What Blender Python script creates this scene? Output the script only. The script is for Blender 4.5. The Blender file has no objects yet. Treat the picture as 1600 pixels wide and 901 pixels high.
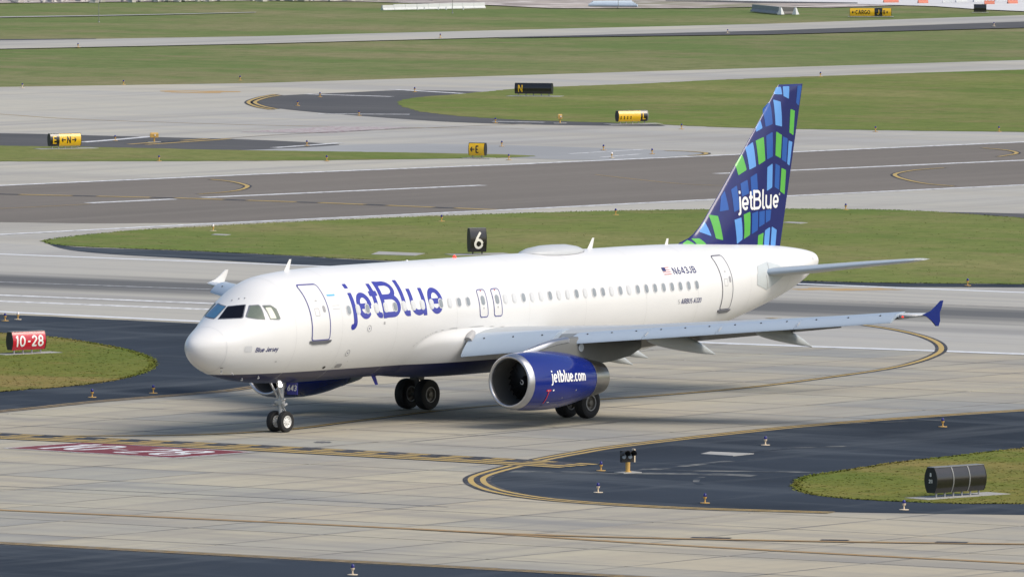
import bpy, bmesh, math, random
import numpy as np
from mathutils import Vector, Matrix
from mathutils.geometry import tessellate_polygon

random.seed(7)
R = math.radians
scene = bpy.context.scene
COL = scene.collection

# ------------------------------------------------------------------ camera
CAM = Vector((-289.7917, -243.7353, 26.4923))
RT = Vector((0.6200148, -0.7845901, -0.0003035))
UP = Vector((0.0437932, 0.0342210, 0.9984543))
FW = Vector((0.7833670, 0.6190697, -0.0555772))
FOC = 16520.41
cam_data = bpy.data.cameras.new("camera")
cam_data.sensor_width = 36.0
cam_data.lens = FOC / 1600.0 * 36.0
cam_data.clip_start = 1.0
cam_data.clip_end = 20000.0
cam = bpy.data.objects.new("camera", cam_data)
m = Matrix.Identity(4)
for i in range(3):
    m[i][0], m[i][1], m[i][2], m[i][3] = RT[i], UP[i], -FW[i], CAM[i]
cam.matrix_world = m
COL.objects.link(cam)
scene.camera = cam

# ------------------------------------------------------------------ sky and sun
SUN_EL, SUN_AZ = R(47), R(168)          # azimuth clockwise from +Y
world = bpy.data.worlds.new("World")
scene.world = world
world.use_nodes = True
wn = world.node_tree
sky = wn.nodes.new("ShaderNodeTexSky")
sky.sky_type = 'NISHITA'
sky.sun_disc = False
sky.sun_elevation = SUN_EL
sky.sun_rotation = SUN_AZ
sky.air_density = 1.0
sky.dust_density = 2.5
sky.ozone_density = 1.0
wn.links.new(sky.outputs[0], wn.nodes["Background"].inputs[0])
wn.nodes["Background"].inputs[1].default_value = 0.15
sun_data = bpy.data.lights.new("sun", 'SUN')
sun_data.energy = 2.55
sun_data.angle = R(32)
sun_data.color = (1.0, 0.92, 0.79)
sun = bpy.data.objects.new("sun", sun_data)
COL.objects.link(sun)
sdir = Vector((math.sin(SUN_AZ) * math.cos(SUN_EL), math.cos(SUN_AZ) * math.cos(SUN_EL), math.sin(SUN_EL)))
sun.rotation_euler = sdir.to_track_quat('Z', 'Y').to_euler()
sun.location = sdir * 200
vs = scene.view_settings
vs.view_transform = 'Standard'
vs.look = 'None'
vs.exposure = 0.1
vs.gamma = 1.0
vs.use_curve_mapping = False

# ------------------------------------------------------------------ helpers
def G(px, py, z=0.0):
    """point of the ground plane that a place in the survey photograph stands on"""
    d = FW * FOC + RT * (px - 800) + UP * (450.5 - py)
    t = (z - CAM.z) / d.z
    return CAM + d * t

def scale_at(p):
    return FOC / (Vector(p) - CAM).length

def link(o, parent=None):
    COL.objects.link(o)
    if parent is not None:
        o.parent = parent
    return o

def mesh_obj(name, verts, faces, mat, parent=None, smooth=False):
    me = bpy.data.meshes.new(name)
    me.from_pydata([tuple(v) for v in verts], [], [tuple(f) for f in faces])
    me.update()
    if mat is not None:
        me.materials.append(mat)
    if smooth:
        me.shade_smooth()
    return link(bpy.data.objects.new(name, me), parent)

def empty(name, loc=(0, 0, 0), parent=None):
    o = bpy.data.objects.new(name, None)
    o.location = loc
    o.empty_display_size = 0.2
    return link(o, parent)

def tag(o, label, cat, group=None):
    o["label"] = label
    o["category"] = cat
    if group:
        o["group"] = group
    return o

def struct(o):
    o["kind"] = "structure"
    return o

class MB:
    """collects simple solids into one mesh"""
    def __init__(self):
        self.v, self.f = [], []
    def add(self, v, f):
        b = len(self.v)
        self.v += [tuple(p) for p in v]
        self.f += [tuple(i + b for i in q) for q in f]
        return self
    def box(self, c, s, mat=None):
        x, y, z = s[0] / 2, s[1] / 2, s[2] / 2
        v = [Vector((a * x, b * y, d * z)) for a in (-1, 1) for b in (-1, 1) for d in (-1, 1)]
        if mat is not None:
            v = [mat @ p for p in v]
        v = [p + Vector(c) for p in v]
        return self.add(v, [(0, 1, 3, 2), (4, 6, 7, 5), (0, 4, 5, 1), (2, 3, 7, 6), (0, 2, 6, 4), (1, 5, 7, 3)])
    def tube(self, a, b, r0, r1=None, n=12, caps=True):
        a, b = Vector(a), Vector(b)
        r1 = r0 if r1 is None else r1
        d = (b - a).normalized()
        u = d.orthogonal().normalized()
        w = d.cross(u)
        v = []
        for p, r in ((a, r0), (b, r1)):
            for k in range(n):
                t = 2 * math.pi * k / n
                v.append(p + (u * math.cos(t) + w * math.sin(t)) * r)
        f = [(k, (k + 1) % n, n + (k + 1) % n, n + k) for k in range(n)]
        if caps:
            f += [tuple(range(n - 1, -1, -1)), tuple(range(n, 2 * n))]
        return self.add(v, f)
    def lathe(self, prof, org, axis, n=32):
        """prof: (along, radius)"""
        org, d = Vector(org), Vector(axis).normalized()
        u = Vector((0, 0, 1)) if abs(d.z) < .9 else Vector((1, 0, 0))
        u = (u - d * u.dot(d)).normalized()
        w = d.cross(u)
        v, f = [], []
        for s, r in prof:
            for k in range(n):
                t = 2 * math.pi * k / n
                v.append(org + d * s + (u * math.cos(t) + w * math.sin(t)) * r)
        for i in range(len(prof) - 1):
            for k in range(n):
                k2 = (k + 1) % n
                f.append((i * n + k, i * n + k2, (i + 1) * n + k2, (i + 1) * n + k))
        return self.add(v, f)
    def loft(self, rings, cap=True):
        n = len(rings[0])
        v = [p for r in rings for p in r]
        f = []
        for i in range(len(rings) - 1):
            for k in range(n):
                k2 = (k + 1) % n
                f.append((i * n + k, i * n + k2, (i + 1) * n + k2, (i + 1) * n + k))
        if cap:
            f += [tuple(range(n)), tuple((len(rings) - 1) * n + k for k in range(n - 1, -1, -1))]
        return self.add(v, f)
    def build(self, name, mat, parent=None, smooth=False, angle=None):
        o = mesh_obj(name, self.v, self.f, mat, parent, smooth)
        if angle is not None:
            sharp(o, angle)
        return o

def sharp(o, deg=35):
    bm = bmesh.new()
    bm.from_mesh(o.data)
    bmesh.ops.recalc_face_normals(bm, faces=bm.faces)
    for f in bm.faces:
        f.smooth = True
    lim = R(deg)
    for e in bm.edges:
        if len(e.link_faces) == 2 and e.calc_face_angle(0) > lim:
            e.smooth = False
    bm.to_mesh(o.data)
    bm.free()

# ------------------------------------------------------------------ materials
def new_mat(name):
    mt = bpy.data.materials.new(name)
    mt.use_nodes = True
    return mt, mt.node_tree, mt.node_tree.nodes["Principled BSDF"]

def paint(name, col, rough=.5, metal=0.0, spec=.5, coat=0.0, emit=None, vary=.06, nscale=3.0):
    mt, nt, b = new_mat(name)
    b.inputs["Roughness"].default_value = rough
    b.inputs["Metallic"].default_value = metal
    b.inputs["Specular IOR Level"].default_value = spec
    b.inputs["Coat Weight"].default_value = coat
    b.inputs["Coat Roughness"].default_value = .08
    if vary:
        geo = nt.nodes.new("ShaderNodeNewGeometry")
        nz = nt.nodes.new("ShaderNodeTexNoise")
        nz.inputs["Scale"].default_value = nscale
        nz.inputs["Detail"].default_value = 5
        nt.links.new(geo.outputs["Position"], nz.inputs["Vector"])
        mx = nt.nodes.new("ShaderNodeMix")
        mx.data_type = 'RGBA'
        mx.inputs["A"].default_value = tuple(c * (1 - vary) for c in col) + (1,)
        mx.inputs["B"].default_value = tuple(min(1, c * (1 + vary)) for c in col) + (1,)
        nt.links.new(nz.outputs["Fac"], mx.inputs["Factor"])
        nt.links.new(mx.outputs["Result"], b.inputs["Base Color"])
    else:
        b.inputs["Base Color"].default_value = tuple(col) + (1,)
    if emit:
        b.inputs["Emission Color"].default_value = tuple(emit[0]) + (1,)
        b.inputs["Emission Strength"].default_value = emit[1]
    return mt

def ground_mat(name, cols, layers, rough=.92, bump=0.0, slab=False, spec=.12, rubber=None):
    """cols: base colour; layers: (scale_x, scale_y, scale_z, detail, lo, hi, colour, amount): masked noise stains laid one over the other"""
    mt, nt, b = new_mat(name)
    N, L = nt.nodes, nt.links
    geo = N.new("ShaderNodeNewGeometry")
    cur = None
    rgb = N.new("ShaderNodeRGB")
    rgb.outputs[0].default_value = tuple(cols) + (1,)
    cur = rgb.outputs[0]
    off = 0
    for (sx, sy, rotz, det, lo, hi, c, amt) in layers:
        mp = N.new("ShaderNodeMapping")
        mp.inputs["Scale"].default_value = (sx, sy, 1)
        mp.inputs["Rotation"].default_value = (0, 0, rotz)
        mp.inputs["Location"].default_value = (off * 13.7, off * 5.1, off * 3.3)
        off += 1
        L.new(geo.outputs["Position"], mp.inputs["Vector"])
        nz = N.new("ShaderNodeTexNoise")
        nz.inputs["Scale"].default_value = 1.0
        nz.inputs["Detail"].default_value = det
        nz.inputs["Roughness"].default_value = .6
        L.new(mp.outputs[0], nz.inputs["Vector"])
        mr = N.new("ShaderNodeMapRange")
        mr.inputs["From Min"].default_value = lo
        mr.inputs["From Max"].default_value = hi
        mr.inputs["To Max"].default_value = amt
        L.new(nz.outputs["Fac"], mr.inputs["Value"])
        mx = N.new("ShaderNodeMix")
        mx.data_type = 'RGBA'
        mx.inputs["B"].default_value = tuple(c) + (1,)
        L.new(cur, mx.inputs["A"])
        L.new(mr.outputs[0], mx.inputs["Factor"])
        cur = mx.outputs["Result"]
    if slab:
        oi = N.new("ShaderNodeObjectInfo")
        rp = N.new("ShaderNodeValToRGB")
        e = rp.color_ramp.elements
        e[0].position, e[0].color = 0.0, (.86, .89, .93, 1)
        e[1].position, e[1].color = 1.0, (1.06, 1.04, .98, 1)
        k = rp.color_ramp.elements.new(.5)
        k.color = (1.0, .98, .94, 1)
        L.new(oi.outputs["Random"], rp.inputs["Fac"])
        mx = N.new("ShaderNodeMix")
        mx.data_type = 'RGBA'
        mx.blend_type = 'MULTIPLY'
        mx.inputs["Factor"].default_value = 1.0
        L.new(cur, mx.inputs["A"])
        L.new(rp.outputs[0], mx.inputs["B"])
        cur = mx.outputs["Result"]
    if rubber:
        # tyre rubber laid along the runway: (ground point on its middle, unit normal, half width, colour, amount)
        for (p0, nrm, hw, c, amt) in rubber:
            sp = N.new("ShaderNodeVectorMath")
            sp.operation = 'SUBTRACT'
            sp.inputs[1].default_value = (p0[0], p0[1], 0)
            L.new(geo.outputs["Position"], sp.inputs[0])
            dt = N.new("ShaderNodeVectorMath")
            dt.operation = 'DOT_PRODUCT'
            dt.inputs[1].default_value = (nrm[0], nrm[1], 0)
            L.new(sp.outputs[0], dt.inputs[0])
            ab = N.new("ShaderNodeMath")
            ab.operation = 'ABSOLUTE'
            L.new(dt.outputs["Value"], ab.inputs[0])
            mp = N.new("ShaderNodeMapping")
            mp.inputs["Scale"].default_value = (.45, .012, 1)
            mp.inputs["Rotation"].default_value = (0, 0, R(3))
            L.new(geo.outputs["Position"], mp.inputs["Vector"])
            nz = N.new("ShaderNodeTexNoise")
            nz.inputs["Scale"].default_value = 1
            nz.inputs["Detail"].default_value = 6
            L.new(mp.outputs[0], nz.inputs["Vector"])
            ml = N.new("ShaderNodeMath")
            ml.operation = 'MULTIPLY_ADD'
            ml.inputs[1].default_value = hw * 1.6
            L.new(nz.outputs["Fac"], ml.inputs[0])
            L.new(ab.outputs[0], ml.inputs[2])
            mr = N.new("ShaderNodeMapRange")
            mr.inputs["From Min"].default_value = hw * 1.15
            mr.inputs["From Max"].default_value = hw * 2.1
            mr.inputs["To Min"].default_value = amt
            mr.inputs["To Max"].default_value = 0
            L.new(ml.outputs[0], mr.inputs["Value"])
            mx = N.new("ShaderNodeMix")
            mx.data_type = 'RGBA'
            mx.inputs["B"].default_value = tuple(c) + (1,)
            L.new(cur, mx.inputs["A"])
            L.new(mr.outputs[0], mx.inputs["Factor"])
            cur = mx.outputs["Result"]
    L.new(cur, b.inputs["Base Color"])
    b.inputs["Roughness"].default_value = rough
    b.inputs["Specular IOR Level"].default_value = spec
    if bump:
        nz = N.new("ShaderNodeTexNoise")
        nz.inputs["Scale"].default_value = 6
        nz.inputs["Detail"].default_value = 6
        L.new(geo.outputs["Position"], nz.inputs["Vector"])
        bp = N.new("ShaderNodeBump")
        bp.inputs["Strength"].default_value = bump
        bp.inputs["Distance"].default_value = .05
        L.new(nz.outputs["Fac"], bp.inputs["Height"])
        L.new(bp.outputs[0], b.inputs["Normal"])
    return mt

def worn(name, col, under, scale=2.5, lo=.36, hi=.58):
    return ground_mat(name, under, [(scale, scale, 0, 8, lo, hi, col, .95), (.25, .25, 0, 4, .5, .75, under, .35)], rough=.7)

CON = (.40, .367, .295)
M = {}
M['slab'] = ground_mat('slab_concrete', CON, [
    (.05, .05, .3, 5, .42, .62, (.305, .31, .295), .85),
    (.03, .14, .2, 5, .5, .68, (.435, .41, .325), .8),
    (.5, .05, .06, 6, .48, .68, (.25, .245, .235), .75),
    (.06, .8, -.02, 6, .50, .70, (.27, .26, .24), .65),
    (2.2, 2.2, 0, 8, .5, .75, (.30, .28, .25), .35)], slab=True, rough=.8)
M['joint'] = ground_mat('joint_sealer', (.12, .118, .11), [(1.2, 1.2, 0, 6, .4, .7, (.25, .24, .22), .7)])
M['crack'] = paint('crack_sealer', (.10, .10, .105), .7)
M['concrete_far'] = ground_mat('taxiway_concrete', (.415, .405, .36), [
    (.02, .02, .3, 5, .4, .62, (.36, .36, .355), .8),
    (.15, .02, .08, 6, .46, .64, (.45, .43, .365), .9),
    (.02, .3, .05, 6, .48, .66, (.29, .285, .275), .7),
    (.08, .012, .9, 6, .5, .66, (.31, .30, .28), .6),
    (.8, .8, 0, 6, .52, .75, (.32, .31, .29), .35)])
M['grass_base'] = None
def grass_mat(name, a, b, c, d, s=1.0):
    return ground_mat(name, a, [
        (.03 * s, .03 * s, .4, 7, .40, .60, b, .9),
        (.07 * s, .03 * s, -.6, 7, .46, .62, c, .85),
        (.22 * s, .14 * s, .3, 8, .50, .66, d, .8),
        (.8 * s, .8 * s, 0, 8, .46, .70, tuple(x * .72 for x in b), .6),
        (3.5, 3.5, 0, 8, .46, .72, tuple(x * .6 for x in a), .5)], rough=.95, spec=.1, bump=.6)
M['grass'] = grass_mat('grass_field', (.165, .198, .054), (.115, .170, .038), (.240, .225, .092), (.205, .190, .078))
M['grass_far_hazed'] = grass_mat('grass_far_hazed', (.165, .195, .074), (.112, .172, .048), (.250, .222, .122), (.220, .198, .104), .7)  # paler greens stand in for haze over the far field
M['grass_near'] = grass_mat('grass_near', (.165, .172, .036), (.105, .150, .026), (.265, .190, .075), (.225, .185, .058), 1.6)
M['asphalt_dark'] = ground_mat('dark_asphalt', (.036, .047, .064), [
    (.05, .05, .5, 5, .42, .64, (.020, .027, .038), .9),
    (.30, .05, .9, 7, .50, .70, (.075, .090, .108), .85),
    (.06, .45, -.5, 7, .54, .74, (.085, .098, .112), .7),
    (4, 4, 0, 6, .5, .8, (.05, .055, .065), .4)], rough=.9, spec=.10)
M['asphalt_mid'] = ground_mat('grey_asphalt', (.095, .096, .100), [
    (.05, .05, .5, 5, .42, .64, (.075, .078, .085), .7), (.3, .05, .2, 6, .5, .75, (.14, .14, .14), .4)])
M['asphalt_brown'] = ground_mat('runway_asphalt', (.178, .162, .144), [
    (.012, .05, .1, 5, .42, .64, (.150, .138, .124), .8), (.02, .35, .12, 7, .5, .75, (.21, .193, .172), .6),
    (1.5, 1.5, 0, 6, .5, .8, (.13, .12, .11), .4)])
M['gravel'] = ground_mat('gravel_yard', (.42, .37, .33), [
    (.12, .12, .5, 8, .42, .6, (.25, .22, .21), .9), (.3, .3, .2, 8, .5, .66, (.62, .58, .55), .9), (.06, .06, .2, 5, .52, .62, (.2, .2, .12), .7)])
M['apron_white'] = ground_mat('apron_concrete', (.62, .62, .62), [(.02, .2, .1, 5, .45, .65, (.5, .5, .51), .7)])
M['rust'] = ground_mat('rust_dirt', (.42, .28, .13), [(.5, .5, 0, 7, .42, .6, CON, .9)])
M['white_line'] = worn('white_marking', (.74, .76, .78), (.36, .36, .36))
M['white_clean'] = worn('white_edge_marking', (.66, .69, .72), (.50, .51, .52), lo=.3, hi=.5)
M['yellow_line'] = worn('yellow_marking', (.47, .335, .115), (.35, .28, .15), lo=.3, hi=.5)
M['yellow_near'] = worn('tan_yellow_marking', (.34, .225, .105), (.28, .22, .14), lo=.3, hi=.55)
M['yellow_dim'] = worn('yellow_marking_faded', (.43, .30, .12), (.33, .27, .17))
M['black_line'] = worn('black_marking', (.035, .037, .045), (.14, .14, .145), lo=.3, hi=.5)
M['red_mark'] = worn('red_marking', (.17, .035, .048), (.22, .10, .10), lo=.26, hi=.48)
M['purple_mark'] = worn('faded_red_marking', (.30, .20, .22), (.42, .40, .39), lo=.45, hi=.62)
M['pad'] = ground_mat('pad_concrete', (.36, .36, .345), [(1, 1, 0, 6, .45, .7, (.28, .28, .265), .7)])

# aircraft and furniture
WHITE = (.72, .72, .71)
M['white'] = paint('aircraft_white', WHITE, .28, coat=.5, vary=.025, nscale=.8)
M['navy'] = paint('aircraft_navy', (.012, .015, .085), .25, coat=.6, vary=.05)
M['cowl'] = paint('cowl_blue', (.006, .018, .175), .18, spec=.4, coat=.35, vary=.03)
M['fin'] = paint('fin_navy', (.012, .017, .125), .25, spec=.4, coat=.3, vary=.03)
M['fin_mid'] = paint('fin_mid_blue', (.022, .095, .37), .25, spec=.4, coat=.3, vary=.03)
M['fin_light'] = paint('fin_light_blue', (.115, .31, .70), .25, spec=.4, coat=.3, vary=.03)
M['fin_green'] = paint('fin_green', (.105, .42, .075), .25, spec=.4, coat=.3, vary=.03)
M['logo'] = paint('logo_blue', (.032, .038, .31), .28, coat=.5, vary=.02)
M['print'] = paint('print_navy', (.03, .035, .14), .4, vary=.02)
M['print_white'] = paint('print_white', (.82, .82, .82), .35, vary=.01)
M['print_red'] = paint('print_red', (.55, .02, .05), .4, vary=.02)
M['print_grey'] = paint('print_grey', (.32, .32, .33), .4, vary=.02)
M['print_cyan'] = paint('print_cyan', (.12, .45, .75), .4, vary=.02)
M['seam'] = paint('panel_seam', (.40, .40, .40), .5, vary=.02)
M['seal'] = paint('door_outline', (.07, .07, .26), .4, vary=.02)
M['seal_grey'] = paint('door_outline_grey', (.13, .13, .16), .4, vary=.02)
M['sill'] = paint('door_sill_metal', (.22, .23, .26), .4, metal=.5)
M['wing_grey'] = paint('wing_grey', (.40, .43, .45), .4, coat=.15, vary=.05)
M['slat'] = paint('slat_sky_tinted_grey', (.35, .42, .50), .32, coat=.2, vary=.03)  # light grey paint shifted to blue to carry the sky reflection
M['under'] = paint('wing_under_shaded_grey', (.13, .135, .13), .45, vary=.08)  # grey underside paint, darkened further with dirt and painted shade
M['stab'] = paint('stabiliser_grey', (.42, .45, .46), .4, vary=.05)
M['plate'] = paint('apron_plate_grey', (.52, .56, .57), .35, vary=.04)
M['chrome'] = paint('polished_lip', (.55, .55, .56), .38, metal=1.0, vary=.05)
M['nozzle'] = paint('nozzle_metal', (.52, .49, .45), .30, metal=1.0, vary=.12)
M['duct'] = paint('inlet_duct', (.10, .097, .09), .45, metal=.2, vary=.06)
M['fan'] = paint('fan_titanium', (.035, .035, .036), .4, metal=.8)
M['black'] = paint('matt_black', (.012, .012, .013), .6)
M['tyre'] = paint('tyre_rubber', (.014, .014, .015), .75, vary=.2, nscale=6)
M['rim_white'] = paint('rim_white', (.72, .72, .70), .4, vary=.05)
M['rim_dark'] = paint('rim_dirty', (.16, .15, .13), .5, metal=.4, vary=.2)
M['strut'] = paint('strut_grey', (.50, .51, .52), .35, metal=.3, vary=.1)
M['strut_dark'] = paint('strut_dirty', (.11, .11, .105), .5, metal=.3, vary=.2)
M['pane'] = paint('cabin_pane', (.27, .30, .325), .3, spec=.25, vary=.25, nscale=1.7)
M['pane_shut'] = paint('cabin_blind', (.62, .63, .63), .2, coat=.4, vary=.05)
M['winframe'] = paint('window_surround', (.60, .61, .62), .3, vary=.03)
M['glass_dark'] = paint('windscreen_dark', (.006, .007, .013), .3, spec=.15, vary=.05)
M['glass_sky_reflection'] = paint('windscreen_sky_reflection', (.06, .17, .30), .2, spec=.3, vary=.2)  # blue sky reflection painted into the colour of the glass
M['glass_green'] = paint('side_window_olive', (.14, .17, .145), .35, spec=.15, vary=.3, nscale=4)
M['blind'] = paint('sun_blind', (.58, .60, .52), .4, vary=.05)
M['lamp_on'] = paint('taxi_lamp', (.9, .9, .9), .3, emit=((1, .95, .9), 18), vary=0)
M['red_on'] = paint('red_nav_lamp', (.7, .05, .03), .2, emit=((1, .05, .03), 1.2), vary=0)
M['sign_yellow'] = paint('sign_yellow', (.74, .45, .012), .3, coat=.3, vary=.05)
M['sign_red'] = paint('sign_red', (.52, .012, .035), .22, coat=.5, vary=.05)
M['sign_black'] = paint('sign_black', (.012, .012, .013), .25, coat=.5, vary=.1)
M['sign_end'] = paint('sign_end_black', (.010, .011, .012), .5, vary=.1)
M['sign_white'] = paint('sign_white', (.80, .78, .70), .4, vary=.03)
M['sign_grey'] = paint('sign_strap_grey', (.22, .225, .225), .5, metal=.2)
M['lamp_yellow'] = paint('fixture_yellow', (.58, .36, .10), .45, vary=.08)
M['lamp_pale'] = paint('fixture_pale', (.70, .58, .42), .5, vary=.08)
M['lamp_blue'] = paint('blue_lens', (.010, .010, .16), .2, coat=.5, vary=.05)
M['lamp_clear'] = paint('clear_lens', (.75, .72, .70), .2, vary=.03)
M['orange'] = paint('barricade_orange', (.60, .20, .13), .5)
M['barrier'] = paint('barrier_concrete', (.30, .31, .31), .9, vary=.15)
M['barrier_white'] = paint('barrier_white', (.58, .60, .60), .8, vary=.08)
M['steel_blue'] = paint('pipe_steel', (.42, .50, .58), .5, vary=.1)
M['rock'] = paint('rubble_stone', (.42, .40, .38), .9, vary=.3)

# white hull with the navy belly painted below one waterline
def hull_material():
    mt, nt, b = new_mat('hull_paint')
    N, L = nt.nodes, nt.links
    tc = N.new("ShaderNodeTexCoord")
    sx = N.new("ShaderNodeSeparateXYZ")
    L.new(tc.outputs["Object"], sx.inputs[0])
    mr = N.new("ShaderNodeMapRange")            # paint line height along the hull
    mr.inputs["From Min"].default_value = 2.0
    mr.inputs["From Max"].default_value = 13.0
    mr.inputs["To Min"].default_value = 2.275
    mr.inputs["To Max"].default_value = 2.19
    L.new(sx.outputs[0], mr.inputs["Value"])
    aft = N.new("ShaderNodeMapRange")           # and its sweep down aft of the wing
    aft.inputs["From Min"].default_value = 19.0
    aft.inputs["From Max"].default_value = 25.0
    aft.inputs["To Min"].default_value = 0.0
    aft.inputs["To Max"].default_value = 0.8
    L.new(sx.outputs[0], aft.inputs["Value"])
    sb = N.new("ShaderNodeMath")
    sb.operation = 'SUBTRACT'
    L.new(mr.outputs[0], sb.inputs[0])
    L.new(aft.outputs[0], sb.inputs[1])
    lt = N.new("ShaderNodeMath")
    lt.operation = 'LESS_THAN'
    L.new(sx.outputs[2], lt.inputs[0])
    L.new(sb.outputs[0], lt.inputs[1])
    nz = N.new("ShaderNodeTexNoise")
    nz.inputs["Scale"].default_value = 1.3
    nz.inputs["Detail"].default_value = 6
    mp = N.new("ShaderNodeMapping")
    mp.inputs["Scale"].default_value = (.4, 1, 1.6)
    L.new(tc.outputs["Object"], mp.inputs[0])
    L.new(mp.outputs[0], nz.inputs["Vector"])
    wh = N.new("ShaderNodeMix")
    wh.data_type = 'RGBA'
    wh.inputs["A"].default_value = (.69, .695, .69, 1)
    wh.inputs["B"].default_value = (.755, .755, .745, 1)
    L.new(nz.outputs["Fac"], wh.inputs["Factor"])
    mx = N.new("ShaderNodeMix")
    mx.data_type = 'RGBA'
    mx.inputs["B"].default_value = (.007, .011, .070, 1)
    L.new(wh.outputs["Result"], mx.inputs["A"])
    L.new(lt.outputs[0], mx.inputs["Factor"])
    L.new(mx.outputs["Result"], b.inputs["Base Color"])
    b.inputs["Roughness"].default_value = .32
    b.inputs["Specular IOR Level"].default_value = .4
    b.inputs["Coat Weight"].default_value = .15
    b.inputs["Coat Roughness"].default_value = .08
    return mt
M['hull'] = hull_material()

# ------------------------------------------------------------------ ground sheets
def smooth_path(pts, n=6, closed=False):
    out = []
    N = len(pts)
    rng = range(N if closed else N - 1)
    for i in rng:
        if closed:
            p = [pts[(i + k - 1) % N] for k in range(4)]
        else:
            p = [pts[max(0, i - 1)], pts[i], pts[i + 1], pts[min(N - 1, i + 2)]]
        for k in range(n):
            t = k / n
            out.append(tuple(.5 * ((2 * p[1][a]) + (-p[0][a] + p[2][a]) * t + (2 * p[0][a] - 5 * p[1][a] + 4 * p[2][a] - p[3][a]) * t * t
                                   + (-p[0][a] + 3 * p[1][a] - 3 * p[2][a] + p[3][a]) * t ** 3) for a in (0, 1)))
    if not closed:
        out.append(tuple(pts[-1]))
    return out

def poly_sheet(name, path, z, mat, parent=None, rag=0.0, seed=0):
    """a sheet of ground whose outline is the list of ground points"""
    P = [Vector((p[0], p[1], z)) for p in path]
    if rag:
        rr = random.Random(seed)
        Q = []
        for i in range(len(P)):
            a, b = P[i], P[(i + 1) % len(P)]
            n = max(1, min(60, int((b - a).length / .5)))
            d = (b - a)
            nr = Vector((-d.y, d.x, 0)).normalized() if d.length > 0 else Vector((0, 0, 0))
            for k in range(n):
                Q.append(a + d * (k / n) + nr * rr.gauss(0, rag))
        P = Q
    tris = tessellate_polygon([P])
    return mesh_obj(name, P, tris, mat, parent)

def px_path(pts, smooth=True, n=6):
    pp = smooth_path(pts, n) if smooth else pts
    return [G(*p) for p in pp]

def ribbon(name, pts, w, z, mat, parent, dash=None, start=0.0):
    """strip of paint of width w along ground points; dash=(on, off)"""
    P = [Vector((p[0], p[1], 0)) for p in pts]
    L = [0]
    for a, b in zip(P, P[1:]):
        L.append(L[-1] + (b - a).length)
    def at(s):
        s = min(max(s, 0), L[-1])
        for i in range(len(P) - 1):
            if s <= L[i + 1] or i == len(P) - 2:
                t = (s - L[i]) / max(1e-9, L[i + 1] - L[i])
                return P[i].lerp(P[i + 1], t)
    def nrm(i):
        a, b = P[max(0, i - 1)], P[min(len(P) - 1, i + 1)]
        d = (b - a).normalized()
        return Vector((-d.y, d.x, 0))
    v, f = [], []
    if dash is None:
        for i, p in enumerate(P):
            n_ = nrm(i)
            v += [p + n_ * w / 2 + Vector((0, 0, z)), p - n_ * w / 2 + Vector((0, 0, z))]
        f = [(2 * i, 2 * i + 1, 2 * i + 3, 2 * i + 2) for i in range(len(P) - 1)]
    else:
        s = start
        while s < L[-1]:
            a, b = at(s), at(min(s + dash[0], L[-1]))
            d = (b - a)
            if d.length > .05:
                d.normalize()
                n_ = Vector((-d.y, d.x, 0)) * w / 2
                k = len(v)
                zz = Vector((0, 0, z))
                v += [a + n_ + zz, a - n_ + zz, b - n_ + zz, b + n_ + zz]
                f.append((k, k + 1, k + 2, k + 3))
            s += dash[0] + dash[1]
    return mesh_obj(name, v, f, mat, parent)

def offset_path(pts, d):
    out = []
    for i in range(len(pts)):
        a, b = Vector(pts[max(0, i - 1)][:2]), Vector(pts[min(len(pts) - 1, i + 1)][:2])
        t = (b - a).normalized()
        out.append((pts[i][0] - t.y * d, pts[i][1] + t.x * d))
    return out

# base ground: one sheet to the horizon
ground = struct(mesh_obj('ground', [(-6000, -6000, -.06), (7000, -6000, -.06), (7000, 7000, -.06), (-6000, 7000, -.06)], [(0, 1, 2, 3)], M['grass_far_hazed']))

# nearest taxiways: concrete slabs on a bed of joint sealer
RW_NEAR = [(-700, 453), (-300, 473), (0, 487), (310, 502), (1150, 537), (1600, 553), (2000, 566), (2500, 582)]
RW_FAR = [(-700, 369), (-300, 385), (0, 397), (480, 415), (1000, 434), (1600, 457), (2000, 472), (2500, 490)]
near_bed = [G(-900, 1500), G(-900, 445)] + [G(x, y - 6) for x, y in RW_NEAR] + [G(2500, 1500)]
taxiway = struct(poly_sheet('taxiway', near_bed, -.02, M['joint']))

E1 = Vector((math.cos(R(-85.2)), math.sin(R(-85.2)), 0)) * 5.1
E2 = Vector((math.cos(R(-.6)), math.sin(R(-.6)), 0)) * 5.1
O0 = Vector((-35.6, -31.05, 0))
def slab_mesh():
    g = .05 / 5.1
    c = [(-.5 + g, -.5 + g), (.5 - g, -.5 + g), (.5 - g, .5 - g), (-.5 + g, .5 - g)]
    v = [E1 * a + E2 * b for a, b in c] + [E1 * a + E2 * b + Vector((0, 0, -.03)) for a, b in c]
    me = bpy.data.meshes.new('slab')
    me.from_pydata(v, [], [(0, 1, 2, 3), (0, 4, 5, 1), (1, 5, 6, 2), (2, 6, 7, 3), (3, 7, 4, 0)])
    me.materials.append(M['slab'])
    return me
def to_px(p):
    d = Vector(p) - CAM
    z = d.dot(FW)
    return 800 + FOC * d.dot(RT) / z, 450.5 - FOC * d.dot(UP) / z
slab_me = slab_mesh()
n_slabs = 0
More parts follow.
